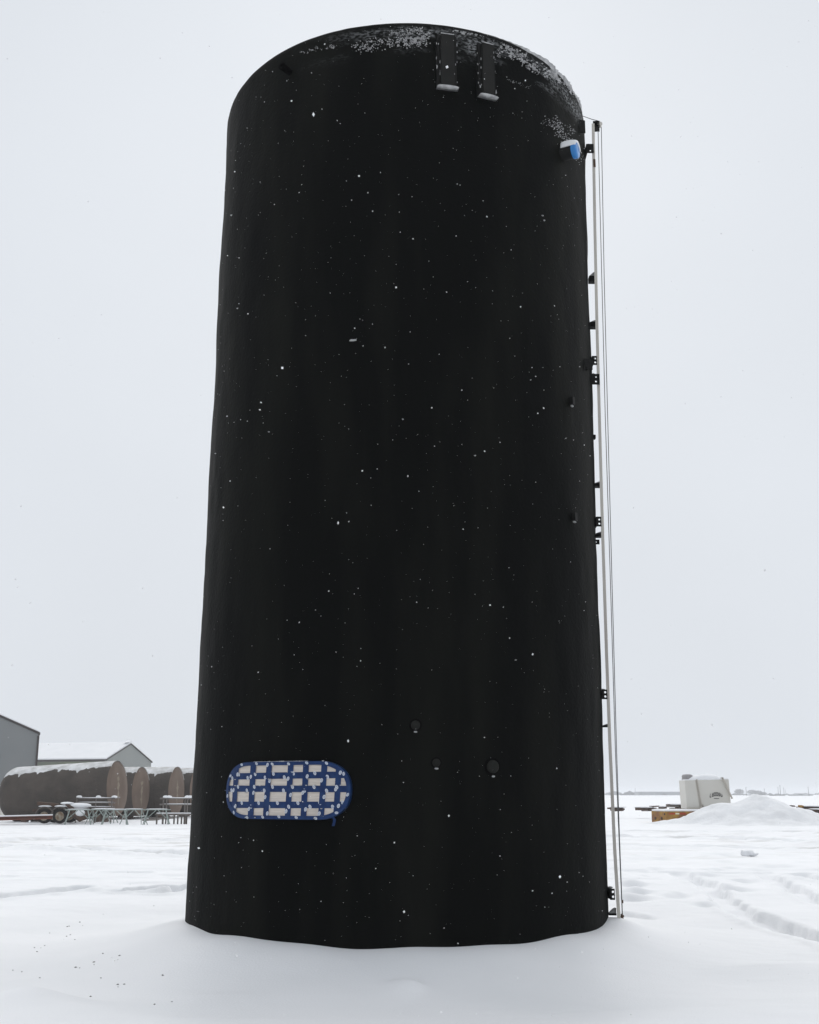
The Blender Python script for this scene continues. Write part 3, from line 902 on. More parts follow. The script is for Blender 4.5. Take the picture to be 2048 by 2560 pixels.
# loose tape end hanging at the lower right
mb = MB()
pts = [(0.52, -0.235, 0.035), (0.565, -0.243, 0.048), (0.585, -0.262, 0.052), (0.580, -0.290, 0.05), (0.570, -0.322, 0.045)]
for (a_, b_) in zip(pts[:-1], pts[1:]):
    mb.add([mpnt(a_[0] - 0.014, a_[1], a_[2]), mpnt(a_[0] + 0.014, a_[1], a_[2] + 0.004), mpnt(b_[0] + 0.014, b_[1], b_[2] + 0.004), mpnt(b_[0] - 0.014, b_[1], b_[2])], [(0, 1, 2, 3)], 0, True)
mb.build('loose_tape_end', TAPE, cover)
mb = MB()
for _ in range(26):
    u = random.uniform(-0.6, 0.6)
    row = random.choice((ZY(258 + 40), ZY(408 + 40), ZY(590 + 40), -VW + 0.01, VW + 0.006, ZY(408 - 38)))
    if abs(u) < inside_u(min(abs(row), VW - 0.01)) - 0.02:
        mb.blob(mpnt(u, row, 0.034), (random.uniform(0.006, 0.016), 0.006, 0.005), random.randint(0, 999), 7, 4, rot=Matrix((tM, nM, Vector((0, 0, 1)))).transposed())
for k in range(26):
    s = k / 25
    mb.blob(mpnt(-0.36 + 0.62 * s, VW + 0.006, random.uniform(-0.02, 0.0)), (0.018, 0.016, 0.004), k, 7, 4)
tag(mb.build('snow_bits', SNOWC, cover), kind='stuff')

# ------------------------------------------------------------------ level gauge beside the tank
gt = at(1484, 330, GY_); gb = at(1548, 2312, GY_)
gauge = thing('level_gauge', (gb.x, GY_, 0), 'narrow weathered gauge board with cables running up the right side of the black tank', 'gauge')
def gp(px, py, dy=0.0):
    return at(px, py, GY_ + dy)
mb = MB()
path = [gp(1483.5, 322), gp(1487.5, 560), gp(1493, 820), gp(1500.5, 1100), gp(1507, 1330), gp(1517, 1640), gp(1526, 1880), gp(1537, 2120), gp(1549, 2318)]
V2, F2 = [], []
for q in path:
    for (dx, dy) in ((-0.017, -0.12), (0.017, -0.12), (0.017, 0.12), (-0.017, 0.12)):
        V2.append(q + Vector((dx + 0.178 * dy, dy - 0.178 * dx, 0)))
for i_ in range(len(path) - 1):
    for j in range(4):
        j2 = (j + 1) % 4
        F2.append((i_ * 4 + j, i_ * 4 + j2, (i_ + 1) * 4 + j2, (i_ + 1) * 4 + j))
F2 += [(3, 2, 1, 0), tuple(range(len(V2) - 4, len(V2)))]
mb.add(V2, F2)
board = mb.build('board', BOARD, gauge)
mb = MB(); q = gp(1486.5, 408, -0.12); mb.box(q + Vector((0.0, -0.004, 0)), (0.026, 0.01, 0.105)); mb.build('board_splice', STEEL, board)
# brackets (plates with holes) and stub arms down the board: (photo y top, y bottom, x left, x right, holes)
for (y0, y1, x0, x1, hl) in ((360, 382, 1466, 1485, 1), (890, 912, 1481, 1493, 2), (935, 961, 1474, 1500, 2), (1292, 1316, 1490, 1504, 2), (1724, 1748, 1505, 1519, 2), (2222, 2250, 1525, 1538, 2)):
    a_, b_ = gp(x0, y0, -0.14), gp(x1, y1, -0.14)
    w, h = b_.x - a_.x, a_.z - b_.z
    c = (a_ + b_) / 2
    mb = MB()
    hs_ = [(w * 0.12, -h * 0.22), (w * 0.12, h * 0.22)] if hl == 2 else [(w * 0.02, -h * 0.25)]
    plate(mb, c, w, h, 0.012, hs_, 0.0125 if w < 0.08 else 0.0115)
    mb.box(c + Vector((-w / 2 + 0.006, 0.15, 0)), (0.012, 0.28, h * 0.9))
    br = mb.build('bracket', BLACKP, gauge)
    mb = MB(); mb.blob(c + Vector((-w * 0.1, 0.10, h / 2 + 0.004)), (w * 0.45, 0.10, 0.012), int(y0), 8, 5); mb.build('bracket_snow', SNOWC, br)
for (y0, y1, x0, x1, sn) in ((693, 706, 1472, 1489, 0.06), (808, 820, 1474, 1492, 0.03), (1210, 1218, 1486, 1502, 0.025), (1335, 1343, 1489, 1505, 0.022), (1814, 1818, 1506, 1522, 0.02), (2283, 2288, 1522, 1540, 0.055)):
    a_, b_ = gp(x0, y0, 0.0), gp(x1, y1, 0.0)
    c = (a_ + b_) / 2; w, h = b_.x - a_.x, a_.z - b_.z
    mb = MB(); mb.box(c, (w, 0.09, h))
    ar = mb.build('arm', BLACKP, gauge)
    mb = MB(); mb.prism([c + Vector((-w * 0.45, -0.04, h / 2 + 0.002)), c + Vector((w * 0.5, -0.04, h / 2 + 0.002)), c + Vector((w * 0.5, -0.04, h / 2 + sn)), c + Vector((w * 0.1, -0.04, h / 2 + sn * 0.75))], (0, 0.08, 0))
    mb.build('arm_snow', SNOWC, ar, bevel=0.004)
# pulley head and cables
TG = Matrix.Rotation(rad(-10), 3, 'Z')
q = gp(1491, 315.5)
mb = MB()
for s in (-1, 1):
    mb.box(q + Vector((s * 0.034, 0, 0)), (0.012, 0.10, 0.088), TG); mb.box(q + Vector((0, 0, s * 0.04)), (0.056, 0.10, 0.012), TG)
mb.box(q + Vector((0, 0.02, 0)), (0.05, 0.05, 0.066), TG)
head = mb.build('pulley_head', BLACKP, gauge)
mb = MB(); mb.lathe(gp(1500.5, 309, -0.03), (0, 1, 0), [(0, 0.0), (0, 0.03), (0.025, 0.022), (0.05, 0.03), (0.05, 0)], 16); mb.box(gp(1500, 310), (0.03, 0.03, 0.05)); mb.build('pulley', BOARD, head)
mb = MB(); mb.tube([at(1455, 289, 12.9), gp(1480, 298), gp(1500, 303)], 0.0045, 6); mb.build('cable', CABLE, gauge)
mb = MB(); mb.tube([gp(1495.5, 324), gp(1505, 700), gp(1513.5, 1040), gp(1526, 1440), gp(1539, 1880), gp(1548, 2100), gp(1556, 2286)], 0.0046, 6); mb.build('cable', CABLE, gauge)
mb = MB(); mb.tube([gp(1503.5, 312, 0.05), gp(1511, 700, 0.05), gp(1519.5, 1040, 0.05), gp(1530, 1440, 0.04), gp(1542, 1880, 0.03), gp(1549.5, 2100, 0.02), gp(1556.5, 2286, 0.01)], 0.0046, 6); mb.build('cable', CABLE, gauge)
mb = MB(); mb.tube([gp(1556, 2250), gp(1556.5, 2258)], 0.011, 8); mb.build('cable_clamp', STEEL, gauge)
mb = MB(); mb.tube([gp(1556, 2286), gp(1555, 2292), gp(1557.5, 2300), gp(1559, 2316)], [0.01, 0.016, 0.012, 0.014], 8); mb.bar(gp(1553, 2286), gp(1560, 2292), 0.015, 0.02)
mb.build('turnbuckle', STEEL, gauge)

# ------------------------------------------------------------------ buildings on the left
def V3(x, y, z): return Vector((x, y, z))
# tall grey shed: gable end towards the yard
c0 = at(96, 1835, 100); dirr = Vector((0.945, 0.327, 0)); back = Vector((-0.327, 0.945, 0))
half = 3.55; eave = c0.z; ridge = eave + 1.5; ln = 22
corner = Vector((c0.x, c0.y, 0))
shed = thing('metal_shed', corner - dirr * half, 'tall plain grey metal shed with dark roof trim at the left edge', 'building')
z0 = -0.2
L0, R0 = corner - dirr * 2 * half, corner
mb = MB()
mb.prism([R0 + V3(0, 0, z0), R0 + V3(0, 0, eave), R0 - dirr * half + V3(0, 0, ridge), L0 + V3(0, 0, eave), L0 + V3(0, 0, z0)], back * ln)
mb.build('wall', GREYMETAL, shed)
mb = MB()
ov = 0.12
def rslab(mb, a, b, th, ext, up0, off=0.0, ln_=ln, mi=0):
    mb.prism([a - back * ext + V3(0, 0, up0), b - back * ext + V3(0, 0, up0), b - back * ext + V3(0, 0, up0 + th), a - back * ext + V3(0, 0, up0 + th)], back * (ln_ + 2 * ext), mi)
pk = R0 - dirr * half + V3(0, 0, ridge)
sl = (ridge - eave) / half
rslab(mb, pk, R0 + dirr * 0.15 + V3(0, 0, eave - 0.15 * sl), 0.16, 0.12, 0.02)
rslab(mb, L0 - dirr * 0.15 + V3(0, 0, eave - 0.15 * sl), pk, 0.16, 0.12, 0.02)
rf = mb.build('roof', TRIM, shed)
mb = MB()
rslab(mb, pk, R0 + dirr * 0.1 + V3(0, 0, eave - 0.1 * sl), 0.07, 0.05, 0.19)
rslab(mb, L0 - dirr * 0.1 + V3(0, 0, eave - 0.1 * sl), pk, 0.07, 0.05, 0.19)
mb.build('roof_snow', SNOW, rf)
mb = MB(); mb.box(R0 - back * 0.06 + dirr * 0.02 + V3(0, 0, eave / 2 - 0.1), (0.16, 0.14, eave - 0.1), Matrix.Rotation(math.atan2(dirr.y, dirr.x), 3, 'Z')); mb.build('corner_trim', TRIM, shed)
mb = MB(); mb.box(pk - back * 0.05 + V3(0, 0, 0.26), (0.5, 0.3, 0.12), Matrix.Rotation(math.atan2(dirr.y, dirr.x), 3, 'Z')); mb.build('ridge_cap', GREYMETAL2, shed)

# long low shed with the snow-covered roof
c0 = at(267, 1900, 150); gdir = Vector((0.270, 0.963, 0)); sdir = Vector((-0.963, 0.270, 0))
W2 = 11.85; ln2 = 26; e2 = c0.z; r2 = at(328, 1861, 155.7).z
N0 = Vector((c0.x, c0.y, 0)); F0 = N0 + gdir * W2
low = thing('metal_shed', N0 + gdir * W2 / 2, 'long low shed with snowy roof and pale grey gable end behind the brown tanks', 'building')
mb = MB()
pkb = N0 + gdir * W2 / 2 + V3(0, 0, r2)
mb.prism([N0 + V3(0, 0, z0), N0 + V3(0, 0, e2), pkb, F0 + V3(0, 0, e2), F0 + V3(0, 0, z0)], sdir * 0.3)
mb.build('gable_end', GREYMETAL2, low)
mb = MB(); mb.box(N0 + sdir * (ln2 / 2 + 0.3) + gdir * 0.15 + V3(0, 0, e2 / 2 - 0.15), (ln2, 0.3, e2 - 0.05), Matrix.Rotation(math.atan2(sdir.y, sdir.x), 3, 'Z')); mb.build('side_wall', OLIVE, low)
mb = MB()
for (a_, b_) in ((N0 - gdir * 0.2 + V3(0, 0, e2 - 0.05), pkb), (pkb, F0 + gdir * 0.2 + V3(0, 0, e2 - 0.05))):
    mb.prism([a_ - sdir * 0.12, b_ - sdir * 0.12, b_ - sdir * 0.12 + V3(0, 0, 0.13), a_ - sdir * 0.12 + V3(0, 0, 0.13)], sdir * (ln2 + 0.5))
rf = mb.build('roof', TRIM, low)
mb = MB()
for (a_, b_) in ((N0 - gdir * 0.15 + V3(0, 0, e2 + 0.09), pkb + V3(0, 0, 0.135)), (pkb + V3(0, 0, 0.135), F0 + gdir * 0.15 + V3(0, 0, e2 + 0.09))):
    mb.prism([a_, b_, b_ + V3(0, 0, 0.22), a_ + V3(0, 0, 0.16)], sdir * (ln2 + 0.3))
mb.prism([pkb - gdir * 0.9 + V3(0, 0, 0.20), pkb + gdir * 0.5 + V3(0, 0, 0.28), pkb + gdir * 0.1 + V3(0, 0, 0.50), pkb - gdir * 0.7 + V3(0, 0, 0.25)], sdir * 0.6)
mb.build('roof_snow', SNOW, rf)
mb = MB(); mb.box(N0 - sdir * 0.06 - gdir * 0.05 + V3(0, 0, e2 / 2 - 0.1), (0.2, 0.2, e2 - 0.1), Matrix.Rotation(math.atan2(sdir.y, sdir.x), 3, 'Z')); mb.build('corner_trim', TRIM, low)

# pale box tank cut by the left edge
q = at(2, 2030, 84)
pale = thing('pale_box_tank', (q.x - 1.2, q.y, 0), 'pale beige box tank with snowy lid at the left edge of the picture', 'tank')
mb = MB(); mb.box((q.x - 1.2, q.y, 0.85), (3.2, 2.4, 1.9)); mb.build('body', BEIGE, pale, bevel=0.06)
mb = MB(); mb.box((q.x - 1.2, q.y, 1.86), (3.4, 2.6, 0.10)); mb.build('lid', LIDG, pale)
mb = MB(); mb.blob((q.x - 1.2, q.y, 1.93), (1.7, 1.3, 0.14), 3, 16, 8, 0.05); mb.build('snow_cap', SNOW, pale)

# ------------------------------------------------------------------ brown horizontal tanks
def lying_tank(ce, r, ln, alpha, tilt, label, seams, cap_deg, group, stain=True):
    """ce: centre of the visible right-hand end; the axis runs away to the left"""
    ax = Vector((-math.cos(alpha), math.sin(alpha), 0)); ax.z = -math.sin(tilt); ax.normalize()
    t = thing('lying_tank', (ce.x, ce.y, 0), label, 'tank', group)
    up = Vector((0, 0, 1)); up = (up - ax * up.dot(ax)).normalized(); sd_ = up.cross(ax).normalized()
    mb = MB(); V2, F2 = [], []
    nn, ms = 56, 90
    for i_ in range(ms + 1):
        s = ln * i_ / ms
        rr_ = r
        for k_ in seams:
            rr_ -= 0.025 * math.exp(-((s - k_) / 0.06) ** 2)
        if s > ln - 0.9:
            e = (s - (ln - 0.9)) / 0.9
            rr_ = r * math.sqrt(max(0.0, 1 - (e * 0.96) ** 2)) ** 0.75
        for k_ in range(nn):
            a = 2 * math.pi * k_ / nn
            d_ = 0.018 * float(vnoise(a * 3.0, s * 1.3, 61))
            V2.append(ce + ax * s + (sd_ * math.sin(a) + up * math.cos(a)) * (rr_ + d_))
    for i_ in range(ms):
        for k_ in range(nn):
            q_ = (k_ + 1) % nn
            F2.append((i_ * nn + k_, i_ * nn + q_, (i_ + 1) * nn + q_, (i_ + 1) * nn + k_))
    F2.append(tuple(ms * nn + k_ for k_ in range(nn)))
    mb.add(V2, F2, 0, True)
    mb.build('shell', FOAM, t)
    mb = MB(); mb.lathe(ce, -ax, [(-0.06, r - 0.015), (0.0, r - 0.005), (0.02, r - 0.03), (0.05, r * 0.6), (0.06, 0.0)], 56)
    he = mb.build('head', FOAME, t)
    if stain:
        mb = MB()
        for j in range(9):
            f_ = 0.35 - 0.11 * j
            w = 0.075 * r * (1 + 0.8 * math.sin(j * 1.9 + ce.x)) * (1.3 - 0.08 * j) + 0.02
            c = ce - ax * (0.062 + 0.0005 * j) + up * f_ * r + sd_ * (0.03 * math.sin(j * 2.3))
            n_ = 9
            mb.add([c + sd_ * math.cos(2 * math.pi * k / n_) * w * random.uniform(.6, 1.1) + up * math.sin(2 * math.pi * k / n_) * 0.11 * r * random.uniform(.7, 1.1) for k in range(n_)], [tuple(range(n_))])
        mb.build('pale_stain', STAIN, he)
    # snow blanket with a ragged lower edge
    mb = MB(); V2, F2 = [], []
    ms, nn = 320, 20
    for i_ in range(ms + 1):
        s = -0.03 + (ln - 0.35) * i_ / ms
        e = max(0, (s - (ln - 0.9)) / 0.9)
        rr_ = r * (math.sqrt(max(0.0, 1 - (e * 0.96) ** 2)) ** 0.75 if e > 0 else 1)
        rag = 8 * float(vnoise(s * 1.3, 1.5 + ce.x, 13)) + 5 * float(vnoise(s * 5, 2.5 + ce.x, 17)) + 3 * float(vnoise(s * 16, 2.5, 18)) + 6 * s / ln
        for k_ in seams:
            rag += 7 * math.exp(-((s - k_ - 0.05) / 0.07) ** 2)
        front = cap_deg + rag
        for k_ in range(nn + 1):
            a = rad(-front + (front + 62) * k_ / nn)
            th = 0.035 * math.sin(math.pi * k_ / nn) ** 0.4 + 0.012 * float(vnoise(s * 5, k_ * 0.7, 19))
            V2.append(ce + ax * s + (sd_ * (math.sin(a) if sd_.y > 0 else -math.sin(a)) + up * math.cos(a)) * (rr_ + th - 0.006))
    for i_ in range(ms):
        for k_ in range(nn):
            b = i_ * (nn + 1) + k_
            F2.append((b, b + 1, b + nn + 2, b + nn + 1))
    mb.add(V2, F2, 0, True)
    mb.build('snow_blanket', TSNOW, t)
    # cradle timbers under it
    for s in (0.8, ln - 1.6):
        c = ce + ax * s
        mb = MB(); h = c.z - r * 0.93
        if h > 0.02:
            mb.box((c.x, c.y, h / 2), (0.3, r * 1.5, h + 0.1)); mb.build('cradle_block', TIMBER, t)
    return t
AL = rad(8.5)
g4 = 'brown horizontal tanks lying in a row'
e1 = at(293, 1971, 64); lying_tank(e1, 1.45, 6.5, AL, rad(3.3), 'nearest brown horizontal tank, its whole length seen, snow on top', 'tank' and [1.75, 2.9, 4.05, 5.1], 39, g4)
e1b = at(352, 1979, 72); lying_tank(e1b, 1.45, 5.0, AL, rad(0.5), 'second brown horizontal tank, its round end just right of the nearest tank', [1.6, 3.2], 43, g4)
e1c = at(441, 1978, 75.2); lying_tank(e1c, 1.50, 5.0, AL, rad(0.5), 'third brown horizontal tank, dark side and round end behind the pipe rack', [1.0, 3.2], 43, g4)
e1d = at(493, 1978, 78.4); lying_tank(e1d, 1.50, 4.6, AL, rad(0.5), 'farthest brown horizontal tank, half hidden behind the black tank', [1.0, 3.2], 43, g4)

# ------------------------------------------------------------------ yard gear in front of them
def gpt(px, py): return on_ground(px, py)
# double axle running gear
Yt = 59.5
w1, w2 = at(112, 2036, Yt), at(151, 2036, Yt)
bog = thing('trailer_axles', ((w1.x + w2.x) / 2, Yt + 0.6, 0), 'snowy twin axle trailer running gear with small black tyres', 'trailer')
def wheel(c, r):
    mb = MB(); mb.lathe(c, (0, 1, 0), [(-0.11, r * 0.62), (-0.12, r * 0.8), (-0.10, r * 0.97), (0, r), (0.10, r * 0.97), (0.12, r * 0.8), (0.11, r * 0.62)], 28)
    ty = mb.build('tyre', RUBBER, bog)
    mb = MB(); mb.lathe(c, (0, 1, 0), [(-0.10, r * 0.64), (-0.085, r * 0.56), (-0.05, r * 0.5), (-0.04, r * 0.3), (-0.09, r * 0.2), (-0.10, 0.0)], 24)
    mb.lathe(c, (0, 1, 0), [(0.10, r * 0.64), (0.05, r * 0.5), (0.05, 0.0)], 24); mb.build('wheel_rim', RIM, ty)
for c in (w1, w2, w1 + Vector((0.1, 1.35, 0)), w2 + Vector((0.1, 1.35, 0))):
    wheel(Vector((c.x, c.y, 0.36)), 0.36)
for c in (w1, w2):
    mb = MB(); mb.tube([(c.x, Yt - 0.05, 0.36), (c.x + 0.1, Yt + 1.4, 0.36)], 0.05, 10); mb.build('axle', STEEL, bog)
    mb = MB(); V2, F2 = [], []
    for k in range(13):
        a = rad(15 + 150 * k / 12)
        for (y_, rr_) in ((-0.16, 0.44), (0.16, 0.44), (0.16, 0.47), (-0.16, 0.47)):
            V2.append((c.x + math.cos(a) * rr_, Yt + y_, 0.36 + math.sin(a) * rr_))
    for k in range(12):
        for j in range(4):
            F2.append((k * 4 + j, k * 4 + (j + 1) % 4, k * 4 + 4 + (j + 1) % 4, k * 4 + 4 + j))
    F2 += [(0, 1, 2, 3), (48, 51, 50, 49)]
    mb.add(V2, F2); fd = mb.build('fender', RAIL, bog)
    mb = MB(); mb.blob((c.x, Yt, 0.845), (0.33, 0.17, 0.05), 4, 10, 6, 0.1); mb.build('fender_snow', SNOW, fd)
mb = MB()
mb.bar((w1.x - 0.7, Yt + 0.25, 0.62), (w2.x + 1.5, Yt + 0.25, 0.60), 0.08, 0.14); mb.bar((w1.x - 0.7, Yt + 1.15, 0.62), (w2.x + 1.5, Yt + 1.15, 0.60), 0.08, 0.14)
mb.bar((w1.x - 0.4, Yt + 0.2, 0.98), (w1.x + 0.55, Yt + 0.2, 0.90), 0.5, 0.16)
mb.tube([(w1.x - 0.45, Yt + 0.1, 1.0), (w1.x - 0.2, Yt + 0.1, 0.92), (w1.x + 0.2, Yt + 0.2, 0.90), (w1.x + 0.6, Yt + 0.2, 0.75)], 0.07, 8)
mb.tube([(w2.x + 0.25, Yt, 0.95), (w2.x + 0.55, Yt, 0.75), (w2.x + 0.75, Yt, 0.35), (w2.x + 1.0, Yt, 0.22), (w2.x + 1.25, Yt, 0.3), (w2.x + 1.45, Yt, 0.65)], [0.07, 0.1, 0.13, 0.14, 0.12, 0.09], 8)
fr = mb.build('frame', STEEL, bog)
mb = MB()
mb.blob((w2.x + 0.75, Yt + 0.3, 0.86), (0.62, 0.35, 0.15), 8, 14, 8, 0.12); mb.blob((w2.x + 0.25, Yt + 0.2, 0.98), (0.35, 0.3, 0.08), 9, 12, 6, 0.1); mb.blob((w2.x + 0.98, Yt + 0.05, 0.5), (0.25, 0.2, 0.2), 3, 12, 6, 0.1)
mb.build('frame_snow', SNOW, fr)

# long red-brown beam on the snow, cut by the left edge
a_, b_ = at(-60, 2052, 58.2), at(131, 2046, 58.8)
beam = thing('steel_beam', (b_.x - 2, 58.5, 0), 'long red brown steel beam lying in the snow before the nearest tank', 'beam')
mb = MB(); mb.bar(a_, b_, 0.22, 0.06); mb.bar(a_ + V3(0, 0, 0.14), b_ + V3(0, 0, 0.12), 0.22, 0.02); mb.bar(a_ + V3(0, 0, 0.08), b_ + V3(0, 0, 0.07), 0.03, 0.12); mb.build('flange', REDBEAM, beam)
mb = MB(); mb.bar(a_ + V3(0, 0.02, 0.185), b_ + V3(0, 0.02, 0.165), 0.20, 0.07); mb.build('beam_snow', SNOW, beam, bevel=0.02)

# sawhorses
def sawhorse_proto():
    t = thing('sawhorse', (0, 0, 0), 'x', 'sawhorse', 'pale green steel sawhorses in a row')
    Lh, H_ = 0.62, 0.70
    mb = MB(); mb.bar((-Lh - 0.05, 0, H_), (Lh + 0.05, 0, H_), 0.05, 0.045); mb.build('top_bar', GREENST, t)
    for sx_ in (-1, 1):
        for sy_ in (-1, 1):
            mb = MB(); mb.bar((sx_ * (Lh - 0.18), sy_ * 0.03, H_ - 0.03), (sx_ * (Lh + 0.02), sy_ * 0.30, -0.08), 0.036, 0.036); mb.build('leg', GREENST, t)
    for sx_ in (-1, 1):
        mb = MB(); mb.bar((sx_ * (Lh - 0.10), -0.15, 0.36), (sx_ * (Lh - 0.10), 0.15, 0.36), 0.035, 0.035); mb.build('brace', GREENST, t)
    for j, sx_ in enumerate((-1, 1)):
        mb = MB(); mb.bar((sx_ * 0.05, 0, H_ - 0.03), (sx_ * (Lh - 0.15), 0, 0.30), 0.035, 0.035); mb.build('truss_bar', GREENST, t)
    mb = MB(); mb.blob((0, 0, H_ + 0.035), (Lh * 0.95, 0.035, 0.022), 5, 14, 6, 0.05); mb.build('bar_snow', SNOW, t)
    return t
pr = sawhorse_proto()
SH = [(196, 58.6, 12, 'pale green sawhorse beside the trailer axles'), (246, 59.6, 62, 'pale green sawhorse under the middle of the left railing frame'),
      (288, 58.4, 8, 'pale green sawhorse below the orange end of the nearest brown tank'), (335, 59.4, -20, 'pale green sawhorse below the second tank end'),
      (392, 59.0, 5, 'pale green sawhorse closest to the black tank'), (262, 61.0, -8, 'pale green sawhorse standing behind the others, tight against the nearest brown tank')]
for j, (px, Y, a, lb) in enumerate(SH):
    o = pr if j == 0 else copy_tree(pr)
    q = at(px, 2040, Y)
    o.location = (q.x, Y, -0.02); o.rotation_euler.z = rad(a); o['label'] = lb

# railing frames
def rail_frame(name, label, x0, x1, Y, posts, rails, legs, zc):
    t = thing(name, ((x0 + x1) / 2, Y, 0), label, 'railing', 'pipe railing frames behind the sawhorses')
    for (px) in posts:
        mb = MB(); mb.tube([(px, Y, -0.05), (px, Y, zc - 0.12), (px + 0.05, Y + 0.06, zc - 0.02), (px + 0.14, Y + 0.35, zc), (px + 0.2, Y + 0.8, zc)], 0.036, 8); mb.build('post', RAIL, t)
        mb = MB(); mb.blob((px + 0.08, Y + 0.15, zc + 0.03), (0.15, 0.2, 0.075), int(px * 10), 10, 6, 0.08); mb.build('post_snow', SNOW, t)
    for z in rails:
        mb = MB(); mb.tube([(x0, Y, z), (x1, Y, z)], 0.034, 8); r_ = mb.build('rail', RAIL, t)
        mb = MB(); mb.blob(((x0 + x1) / 2, Y, z + 0.03), ((x1 - x0) * 0.46, 0.04, 0.022), 4, 16, 6, 0.03); mb.build('rail_snow', SNOW, r_)
    for (px) in legs:
        mb = MB(); mb.bar((px, Y - 0.3, -0.05), (px, Y - 0.3, 0.45), 0.07, 0.07); mb.build('leg', RAIL, t)
    return t
Yr = 61.3
X_ = lambda px: at(px, 2000, Yr).x
Z_ = lambda py: at(300, py, Yr).z
rail_frame('railing_frame', 'weathered pipe railing frame with three snow capped posts by the nearest tank', X_(190), X_(288), Yr, [X_(192), X_(240), X_(280)], [Z_(1996), Z_(2007), Z_(2018)], [], Z_(1994))
t2 = rail_frame('railing_frame', 'weathered pipe rack on short legs partly hidden by the black tank', X_(412), X_(520), Yr - 1.2, [X_(421), X_(429), X_(474), X_(480)], [Z_(1996), Z_(2011)], [X_(p_) for p_ in (410, 425, 438, 452, 461, 470, 479)], Z_(1994))
mb = MB(); mb.box(((X_(408) + X_(520)) / 2, Yr - 1.5, 0.44), (X_(520) - X_(408), 0.5, 0.07)); mb.build('shelf', RAIL, t2)
mb = MB(); mb.box(((X_(408) + X_(520)) / 2, Yr - 1.5, 0.50), (X_(520) - X_(408) - 0.1, 0.46, 0.05)); mb.build('shelf_snow', SNOW, t2, bevel=0.02)
# loose pipes on the snow
for (xa, ya, xb, yb, lb) in ((357, 2052, 418, 2049, 'thin loose pipe on the snow, the nearest one before the pipe rack'), (372, 2047, 434, 2047, 'thin loose pipe on the snow, right behind the nearest pipe'), (380, 2042, 425, 2043, 'thin loose pipe on the snow closest to the pipe rack legs')):
    a_, b_ = on_ground(xa, ya, 0.02), on_ground(xb, yb, 0.02)
    mb = MB(); mb.tube([a_ + V3(0, 0, 0.03), b_ + V3(0, 0, 0.03)], 0.045, 8)
    tag(mb.build('loose_pipe', RAIL), lb, 'pipe', 'loose pipes on the snow')

# ------------------------------------------------------------------ right-hand side: pile, container, deck, timber
# snow pile
pc = at(1885, 1990, 60.0)
SX, SY, NX, NY = 22.0, 15.0, 150, 100
xx = np.linspace(pc.x - 10, pc.x + 12, NX); yy = np.linspace(60 - 9, 60 + 6, NY)
PX, PY = np.meshgrid(xx, yy)
def pile_h(X, Y):
    ex, ey = X - pc.x, Y - 60.0
    r1 = np.hypot(ex / np.where(ex < 0, 1.28, 1.55), ey / 1.15)
    h = 1.62 * np.clip(1 - r1 / 3.1, 0, 1) ** 1.25
    h1 = 0.38 * np.exp(-((ex + 2.3) / 1.5) ** 2 - ((ey - 0.2) / 1.5) ** 2)
    h2 = 0.28 * np.exp(-((ex - 1.8) / 2.6) ** 2 - ((ey + 0.5) / 2.2) ** 2)
    h3 = 0.16 * np.exp(-((ex + 0.4) / 2.6) ** 2 - ((ey + 3.2) / 1.6) ** 2)
    h4 = 0.27 * np.exp(-((ex + 4.3) / 1.7) ** 2 - ((ey + 0.4) / 0.9) ** 2)
    h = np.maximum(h * 0.86, 0) + h1 + h2 + h3 + h4
    h += 0.20 * fbm(X / 1.3, Y / 1.1, 5, 71, 0.6) * smooth(0.05, 0.5, h)
    # scramble of footprints up the front
    tr = np.exp(-((ex - 0.15 - 0.10 * (ey + 2) + 0.2 * np.sin(ey * 2)) / 0.34) ** 2) * smooth(-4.2, -3.2, ey) * (1 - smooth(-0.6, 0.1, ey))
    h += tr * 0.16 * fbm(X / 0.22, Y / 0.22, 2, 88)
    return h
edge = np.minimum(np.minimum(PX - xx[0], xx[-1] - PX) / 2.5, np.minimum(PY - yy[0], yy[-1] - PY) / 2.0)
PZ = pile_h(PX, PY) - 0.14 + ground_h(PX.ravel(), PY.ravel()).reshape(PX.shape) * 0.3 - 0.35 * (1 - np.clip(edge, 0, 1))
mb = MB()
idx = lambda r_, c_: r_ * NX + c_
mb.add(np.stack([PX, PY, PZ], -1).reshape(-1, 3).tolist(), [(idx(r_, c_), idx(r_, c_ + 1), idx(r_ + 1, c_ + 1), idx(r_ + 1, c_)) for r_ in range(NY - 1) for c_ in range(NX - 1)], 0, True)
tag(mb.build('snow_pile', PILE), 'broad snow pile with a trampled track up its front, before the beige container', 'snow pile')

# beige container on the deck
Yc = 63.2
cb = at(1718, 2022, Yc)
box = thing('container', (cb.x + 1.2, Yc, cb.z), 'tilted beige steel container with dark arched emblem standing behind the snow pile', 'container')
Wc = at(1819, 1950, Yc).x - at(1709, 1951, Yc).x; Hc_ = at(1709, 1951, Yc).z - cb.z
TL = Matrix.Rotation(rad(-1.2), 3, 'Y')
def cp_(u, v, d=0.0):      # point on the container front; u 0..1, v 0..1
    return cb + TL @ Vector((u * Wc + (v - 0.0) * -0.06 * 0, d, v * Hc_))
mb = MB(); mb.prism([cp_(0, 0), cp_(1, 0), cp_(1, 1), cp_(0, 1)], (0, 1.4, 0)); mb.build('body', BEIGE, box, bevel=0.015)
mb = MB(); mb.bar(cp_(0.27, 1.03, -0.02), cp_(0.335, 0.0, -0.02), 0.06, 0.05); mb.bar(cp_(0.245, 1.0, -0.015), cp_(0.30, 0.03, -0.015), 0.04, 0.03)
mb.build('rib', BEIGED, box)
mb = MB(); mb.box(cp_(0.33, 0.02, -0.06), (0.16, 0.12, 0.24)); mb.box(cp_(0.35, 0.1, -0.08), (0.06, 0.08, 0.12)); mb.build('corner_bracket', BEIGED, box)
